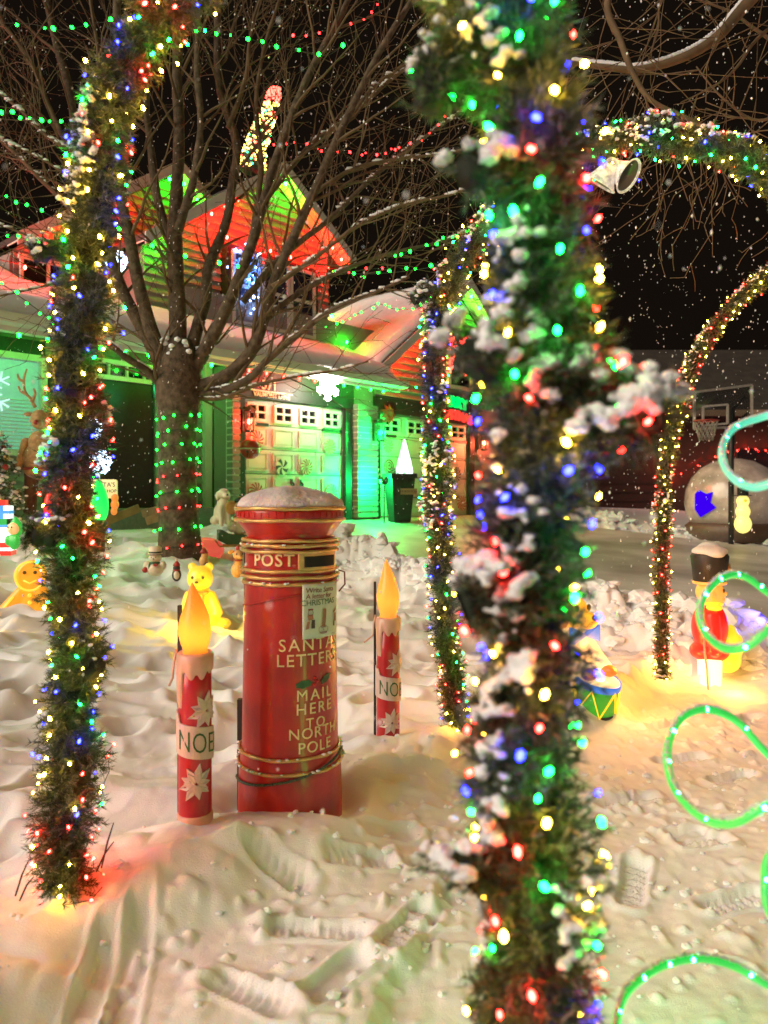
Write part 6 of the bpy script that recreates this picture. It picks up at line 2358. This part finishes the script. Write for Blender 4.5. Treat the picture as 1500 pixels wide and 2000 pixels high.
p, M = fig(2, 7.0, 1080, yaw=0.2)
q = thing('parcel_stack', 'lit stack of white, blue and red parcels at the left edge', 'parcels', p)
PW = glow_plastic('parcel_white', (0.75, 0.78, 0.8), (0.8, 0.95, 1.0), 1.2)
PB = glow_plastic('parcel_blue', (0.05, 0.2, 0.5), (0.05, 0.35, 1.0), 0.6)
PR = glow_plastic('parcel_red', (0.5, 0.03, 0.03), (1.0, 0.05, 0.03), 0.6)
PG = glow_plastic('parcel_green', (0.03, 0.25, 0.06), (0.02, 0.6, 0.05), 0.5)
for nm, c, s_, m_ in (('red_parcel', (0, 0, 0.04), (0.22, 0.18, 0.12), PR), ('white_parcel', (0, 0, 0.185), (0.19, 0.16, 0.16), PW), ('white_parcel', (0.01, 0, 0.385), (0.16, 0.14, 0.12), PW), ('red_parcel', (0, 0, 0.475), (0.10, 0.10, 0.05), PR)):
    b = MB()
    b.box(c, s_)
    b.build(nm, m_, q, False, M)
for nm, c, s_, m_ in (('white_ribbon', (0, 0, 0.04), (0.226, 0.186, 0.03), PW), ('blue_ribbon', (0, 0, 0.255), (0.20, 0.17, 0.022), PB), ('blue_ribbon', (0.01, 0, 0.385), (0.168, 0.148, 0.03), PB), ('blue_ribbon', (0.02, 0, 0.385), (0.04, 0.150, 0.124), PB), ('green_ribbon', (0.02, 0, 0.295), (0.05, 0.05, 0.06), PG)):
    b = MB()
    b.box(c, s_)
    b.build(nm, m_, q, False, M)
glow_light(q, p + Vector((0.15, -0.3, 0.3)), (1.0, 0.8, 0.5), 2.5)
p, M = fig(28, 6.95, 1072, yaw=-0.2)
q = thing('elf_figure', 'smiling elf figure in a green hood beside the parcels', 'elf figure', p)
fuse('body', [((0, 0, 0.07), (0.055, 0.05, 0.08)), ((-0.045, -0.03, 0.08), (0.025, 0.03, 0.05)), ((0.045, -0.03, 0.08), (0.025, 0.03, 0.05))], PG, q, M, 0.009)
ESK = glow_plastic('elf_skin', (0.65, 0.35, 0.18), (1.0, 0.5, 0.2), 0.5)
fuse('face', [((0, -0.015, 0.19), (0.055, 0.05, 0.06)), ((0.005, -0.07, 0.18), (0.018, 0.02, 0.016))], ESK, q, M, 0.008)
fuse('hood', [((0, 0.02, 0.215), (0.062, 0.05, 0.06)), ((0, 0.03, 0.17), (0.06, 0.04, 0.06)), ((0, 0.02, 0.27), (0.03, 0.03, 0.03))], PG, q, M, 0.009)
for sx in (-1, 1):
    ball(q, 'eye', (sx * 0.02, -0.062, 0.205), (0.008, 0.006, 0.010), SMK, M, 1)

# ------------------------------------------------------------------ across the driveway
NW = mat('neighbour_wall', (0.045, 0.016, 0.010), 0.8, var=0.3, scale=2)
NR = mat('neighbour_roof', (0.028, 0.022, 0.017), 0.9, var=0.3, scale=3)  # snowy roof given a dark colour in place of dim light
nb = thing('neighbour_house', 'dark red-brown neighbouring house beyond the driveway', 'house', (11, 27, 0.8))
b = MB()
b.box((13.0, 29.0, 2.4), (17.0, 8.0, 3.6))
b.build('wall', NW, nb, False)
b = MB()
b.add([(4.2, 24.3, 4.05), (21.8, 24.3, 4.05), (21.8, 29, 7.0), (4.2, 29, 7.0), (4.2, 33.5, 4.05), (21.8, 33.5, 4.05)], [(0, 1, 2, 3), (3, 2, 5, 4), (0, 3, 4), (1, 5, 2), (0, 4, 5, 1)])
b.build('roof', NR, nb, False)
b = MB()
b.box((13.0, 24.25, 4.02), (17.8, 0.12, 0.20))
b.build('fascia', mat('neighbour_fascia', (0.25, 0.17, 0.11), 0.7), nb, False)
for x0, x1, z0, z1 in ((7.0, 9.3, 0.8, 2.0), (11.9, 13.4, 1.6, 2.9), (5.1, 6.3, 1.6, 2.9)):
    b = MB()
    b.box(((x0 + x1) / 2, 24.97, (z0 + z1) / 2), (x1 - x0, 0.06, z1 - z0))
    w_o = b.build('garage_door' if z0 < 1 else 'window', mat('neighbour_door', (0.03, 0.008, 0.006), 0.6) if z0 < 1 else GLASS, nb, False)
    if z0 < 1:
        for k in range(4):
            b = MB()
            b.box(((x0 + x1) / 2, 24.93, z0 + 0.15 + 0.3 * k), (x1 - x0 - 0.1, 0.03, 0.24))
            b.build('door_panel', mat('neighbour_panel', (0.04, 0.011, 0.008), 0.6), nb, False)
q = thing('neighbour_light_string', 'red bulbs glowing on the neighbouring dark house', 'string lights', (12, 24.6, 2.5))
b = MB()
npts = [(9.3, 24.7, 2.6), (9.6, 24.7, 1.9), (11.3, 24.7, 2.75), (12.2, 24.7, 2.9), (13.2, 24.7, 2.75), (13.4, 24.7, 2.2)]
b.tube(npts, 0.01, 4)
b.build('wire', WIRE, q)
for a_, b_ in zip(npts[:-1], npts[1:]):
    for k in range(3):
        add_bulb(C9['r'], Vector(a_).lerp(Vector(b_), (k + 0.5) / 3), q, scale=0.45)

# snow globe
c = W(1432, 985, 15.6)
q = thing('snow_globe', 'big inflatable snow globe dome on the far snowbank', 'snow globe', (c.x, c.y, c.z - 0.3))
b = MB()
b.lathe([(0.84, -0.40), (0.92, -0.2), (0.965, 0.05), (0.93, 0.32), (0.82, 0.56), (0.64, 0.76), (0.40, 0.90), (0.15, 0.96), (0.01, 0.965)], tuple(c), 40)
b.build('dome', mat('globe_plastic', (0.42, 0.34, 0.29), 0.25, var=0.4, scale=3, coat=0.5, emit=(0.6, 0.42, 0.32), strength=0.10), q)  # faint emission stands in for light through the translucent plastic
b = MB()
b.lathe([(0.90, -0.75), (0.95, -0.45), (0.86, -0.38)], tuple(c), 40)
b.build('base', mat('globe_base', (0.12, 0.07, 0.05), 0.5), q)
b = MB()
vs = []
for a_, h_ in ((197, 0.22), (203, 0.30), (214, 0.22), (222, 0.26), (220, 0.05), (226, -0.06), (214, -0.18), (205, -0.26), (198, -0.1)):
    rr = math.sqrt(max(0.05, 0.985 ** 2 - (h_ * 0.95) ** 2)) + 0.004
    vs.append((c.x + rr * math.cos(R(a_)), c.y + rr * math.sin(R(a_)), c.z + h_))
b.add(vs + [tuple(Vector(v) + Vector((0.02, 0.02, 0))) for v in vs], [tuple(range(9)), tuple(range(17, 8, -1))])
b.build('blue_glow_patch', lamp_mat('globe_blue', (0.05, 0.0, 1.0), 0.85), q, False)  # glow of a lamp behind the plastic, made as an emissive patch

p, M = fig(1451, 14.2, 1040)
q = thing('snowman_figure', 'yellow-lit snowman figure with black hat behind the basketball pole', 'snowman figure', p)
SNM = glow_plastic('snowman_yellow', (0.75, 0.66, 0.25), (1.0, 0.86, 0.22), 1.05)
fuse('body', [((0, 0, 0.16), (0.16, 0.15, 0.18)), ((0, 0, 0.40), (0.135, 0.13, 0.14)), ((0, 0, 0.60), (0.12, 0.11, 0.12))], SNM, q, M, 0.018)
ball(q, 'nose', (-0.02, -0.13, 0.61), (0.03, 0.05, 0.03), DORG, M, 2)
b = MB()
b.lathe([(0.16, 0.70), (0.16, 0.715), (0.10, 0.72), (0.10, 0.86), (0.01, 0.865)], n=20)
b.build('hat', BLACK, q, True, M)

# basketball hoop
p = W(1428, 1048, 14.4)
q = thing('basketball_hoop', 'basketball hoop with clear backboard and dark pole by the driveway', 'basketball hoop', p)
b = MB()
b.tube([p + Vector((0, 0, -0.3)), W(1428, 900, 14.4), W(1430, 800, 14.4)], 0.052, 10)
b.build('pole', DARKMETAL, q)
BL, BR = 13.9, 14.3
crn = [W(1356, 766, BL), W(1468, 752, BR), W(1468, 832, BR), W(1356, 838, BL)]
b = MB()
nrm = (crn[1] - crn[0]).cross(crn[3] - crn[0]).normalized() * 0.02
b.add([tuple(v) for v in crn] + [tuple(v + nrm) for v in crn], [(0, 1, 2, 3), (7, 6, 5, 4), (0, 4, 5, 1), (1, 5, 6, 2), (2, 6, 7, 3), (3, 7, 4, 0)])
b.build('backboard', mat('backboard_glass', (0.02, 0.02, 0.022), 0.12, alpha=0.35, var=0.2), q, False)
b = MB()
for i in range(4):
    b.bar(crn[i], crn[(i + 1) % 4], 0.042)
DIMWHITE = mat('dimmed_white', (0.30, 0.28, 0.25), 0.5)  # white border, square and net darkened in colour to look dimly lit
b.build('border', DIMWHITE, q, False)
b = MB()
sq = [W(1373, 794, BL - 0.03), W(1421, 790, BL - 0.01), W(1421, 827, BL - 0.01), W(1373, 831, BL - 0.03)]
for i in range(4):
    b.bar(sq[i], sq[(i + 1) % 4], 0.035)
b.build('target_square', DIMWHITE, q, False)
rc = W(1379, 822, 13.6)
b = MB()
b.tube([rc + Vector((0.21 * math.cos(k * math.pi / 12), 0.21 * math.sin(k * math.pi / 12), 0)) for k in range(24)], 0.014, 6, closed=True)
b.tube([rc + Vector((0.05, 0.2, 0)), rc + Vector((0.05, 0.38, 0.0))], 0.03, 6)
b.build('rim', mat('rim_red', (0.30, 0.03, 0.02), 0.5), q)
b = MB()
for k in range(12):
    for sg in (-1, 1):
        pts_ = []
        for j in range(5):
            a = 2 * math.pi * (k + sg * j * 0.5) / 12
            rr = 0.205 - 0.022 * j
            pts_.append(rc + Vector((rr * math.cos(a), rr * math.sin(a), -0.09 * j)))
        b.tube(pts_, 0.007, 3)
tag(b.build('net', DIMWHITE, q), None, None, kind='stuff')
b = MB()
b.bar(W(1430, 800, 14.4), W(1455, 775, 14.35), 0.05)
b.bar(W(1430, 830, 14.4), W(1462, 806, 14.3), 0.05)
b.build('brace', DARKMETAL, q, False)

# ------------------------------------------------------------------ clods of ploughed snow, sticks, falling snow
rg = np.random.default_rng(17)
cl = MB()
n_ = 1700
on_left = rg.random(n_) < 0.72
S_ = np.where(on_left, -0.98 + rg.normal(0, 0.36, n_), 8.0 + rg.normal(0, 0.4, n_))
T_ = np.where(on_left, rg.uniform(1.2, 10.5, n_), rg.uniform(0, 9, n_))
X_, Y_ = P0X + S_ * UX + T_ * NX, P0Y + S_ * UY + T_ * NY
Z_ = ground(X_, Y_)
for x_, y_, z_ in zip(X_, Y_, Z_):
    r_ = abs(rg.normal(0, 0.045)) + 0.018
    cl.ico((x_, y_, z_ - r_ * 0.1), (r_ * rg.uniform(0.8, 1.5), r_ * rg.uniform(0.8, 1.3), r_ * rg.uniform(0.6, 1.0)), 2 if (y_ < 9 and r_ > 0.06) else 1, 0.20 if (y_ < 9 and r_ > 0.06) else 0.3)
X_, Y_ = rg.uniform(-1.6, 2.6, 700), rg.uniform(1.9, 4.2, 700)
T_ = (X_ - P0X) * NX + (Y_ - P0Y) * NY
Z_ = ground(X_, Y_)
for x_, y_, z_, t_ in zip(X_, Y_, Z_, T_):
    if t_ > 7.7:
        r_ = abs(rg.normal(0, 0.007)) + 0.003
        cl.ico((x_, y_, z_ + r_ * 0.3), (r_ * 1.2, r_, r_ * 0.7), 1, 0.25)
tag(cl.build('snow_clods', SNOW, None, False, fix=False), 'lumps of ploughed and kicked snow lying on the snow', 'snow', kind='stuff')
for k, (pa, pb_, lb_) in enumerate((((198, 1645, 2.58), (222, 1607, 2.64), 'black twig poking from the snow right of the left garland leg'), ((188, 1652, 2.55), (222, 1644, 2.57), 'flat black twig lying right of the left garland leg'),
                                    ((30, 1700, 2.47), (55, 1682, 2.5), 'short black twig in pink snow at the left edge'), ((38, 1728, 2.42), (66, 1712, 2.45), 'lower black twig in the snow left of the garland base'))):
    b = MB()
    A_, B_ = W(*pa), W(*pb_)
    A_.z = gz(A_.x, A_.y) + 0.004
    B_.z = max(B_.z, gz(B_.x, B_.y) + 0.008)
    b.tube([A_, A_.lerp(B_, 0.5) + Vector((0, 0, 0.012)), B_], [0.003, 0.0035, 0.002], 5)
    tag(b.build('twig', BLACK), lb_, 'twig', 'black twigs by the left garland leg')

n_ = 11500
D_ = 1.0 + 13.0 * rg.random(n_) ** 0.75
D_[:260] = rg.uniform(0.55, 1.6, 260)
X_, Z_ = rg.uniform(-0.60, 0.62, n_) * D_, ZC + rg.uniform(-0.45, 0.78, n_) * D_
G_ = np.where(D_ < 12, ground(X_, D_) + 0.03, 1.0)
keep = (Z_ > G_) & ((D_ > 3.4) | (rg.random(n_) < 0.35))
D_, X_, Z_ = D_[keep], X_[keep], Z_[keep]
n_ = len(D_)
rr_ = 0.0011 * np.exp(rg.normal(0.55, 0.45, n_)) * (0.6 + 0.16 * D_)
ee_ = rr_ * rg.uniform(1.0, 2.4, n_)
aa_ = rg.normal(0.16, 0.08, n_)
OCT = np.array([(1, 0, 0), (-1, 0, 0), (0, 1, 0), (0, -1, 0), (0, 0, 1), (0, 0, -1)], float)
OF = np.array([(0, 2, 4), (2, 1, 4), (1, 3, 4), (3, 0, 4), (2, 0, 5), (1, 2, 5), (3, 1, 5), (0, 3, 5)])
V = OCT[None] * np.stack([rr_, rr_, ee_], -1)[:, None]
ca_, sa_ = np.cos(aa_)[:, None], np.sin(aa_)[:, None]
V = np.stack([V[..., 0] * ca_ + V[..., 2] * sa_ + X_[:, None], V[..., 1] + D_[:, None], -V[..., 0] * sa_ + V[..., 2] * ca_ + Z_[:, None]], -1)
me = bpy.data.meshes.new('falling_snow')
me.from_pydata(V.reshape(-1, 3).tolist(), [], (OF[None] + 6 * np.arange(n_)[:, None, None]).reshape(-1, 3).tolist())
tag(obj('falling_snow', me, mat('snowflake', (0.85, 0.85, 0.85), 0.6), None, False), 'snowflakes falling through the night air', 'snow', kind='stuff')

# ------------------------------------------------------------------ details hang under the part they belong to
OWN = {'eye': ('head', 'face'), 'nose': ('head', 'face', 'body'), 'mouth': ('body',), 'ear': ('head',), 'antler': ('head',), 'tuft': ('head',),
       'hat_band': ('hat',), 'hat_badge': ('hat',), 'snow_cap': ('hat',), 'pompom': ('cap',), 'paw': ('arm',),
       'drum_hoop': ('drum_shell',), 'drum_skin': ('drum_shell',), 'drum_rope': ('drum_shell',), 'lip': ('bell',), 'clapper': ('bell',),
       'blue_glow_patch': ('dome',), 'border': ('backboard',), 'target_square': ('backboard',), 'net': ('rim',), 'name_plate': ('pot',),
       'lettering': ('sheet', 'banner', 'board', 'name_plate', 'backing', 'body', 'dark_trim'), 'dentil': ('body',), 'slit': ('lower_half',), 'bauble': ('trunk',),
       'door_panel': ('garage_door',), 'drawn_hat': ('sheet',), 'drawn_coat': ('sheet',), 'drawn_cape': ('sheet',), 'drawn_leg': ('sheet',),
       'drawn_box': ('sheet',), 'drawn_deer': ('sheet',), 'pen_line': ('sheet',), 'holly_berry': ('holly_leaf',), 'icing_ring': ('body',), 'icing_line': ('body',), 'button': ('body',)}
for root in [o for o in SC.objects if o.type == 'EMPTY']:
    kids = [k for k in root.children if k.type == 'MESH']
    for k in kids:
        stem = k.name.split('.')[0]
        for want in OWN.get(stem, ()):
            hit = [h for h in kids if h.name.split('.')[0] == want and h.parent is root]
            if hit:
                k.parent = hit[0]
                k.matrix_parent_inverse = Matrix.Identity(4)
                break
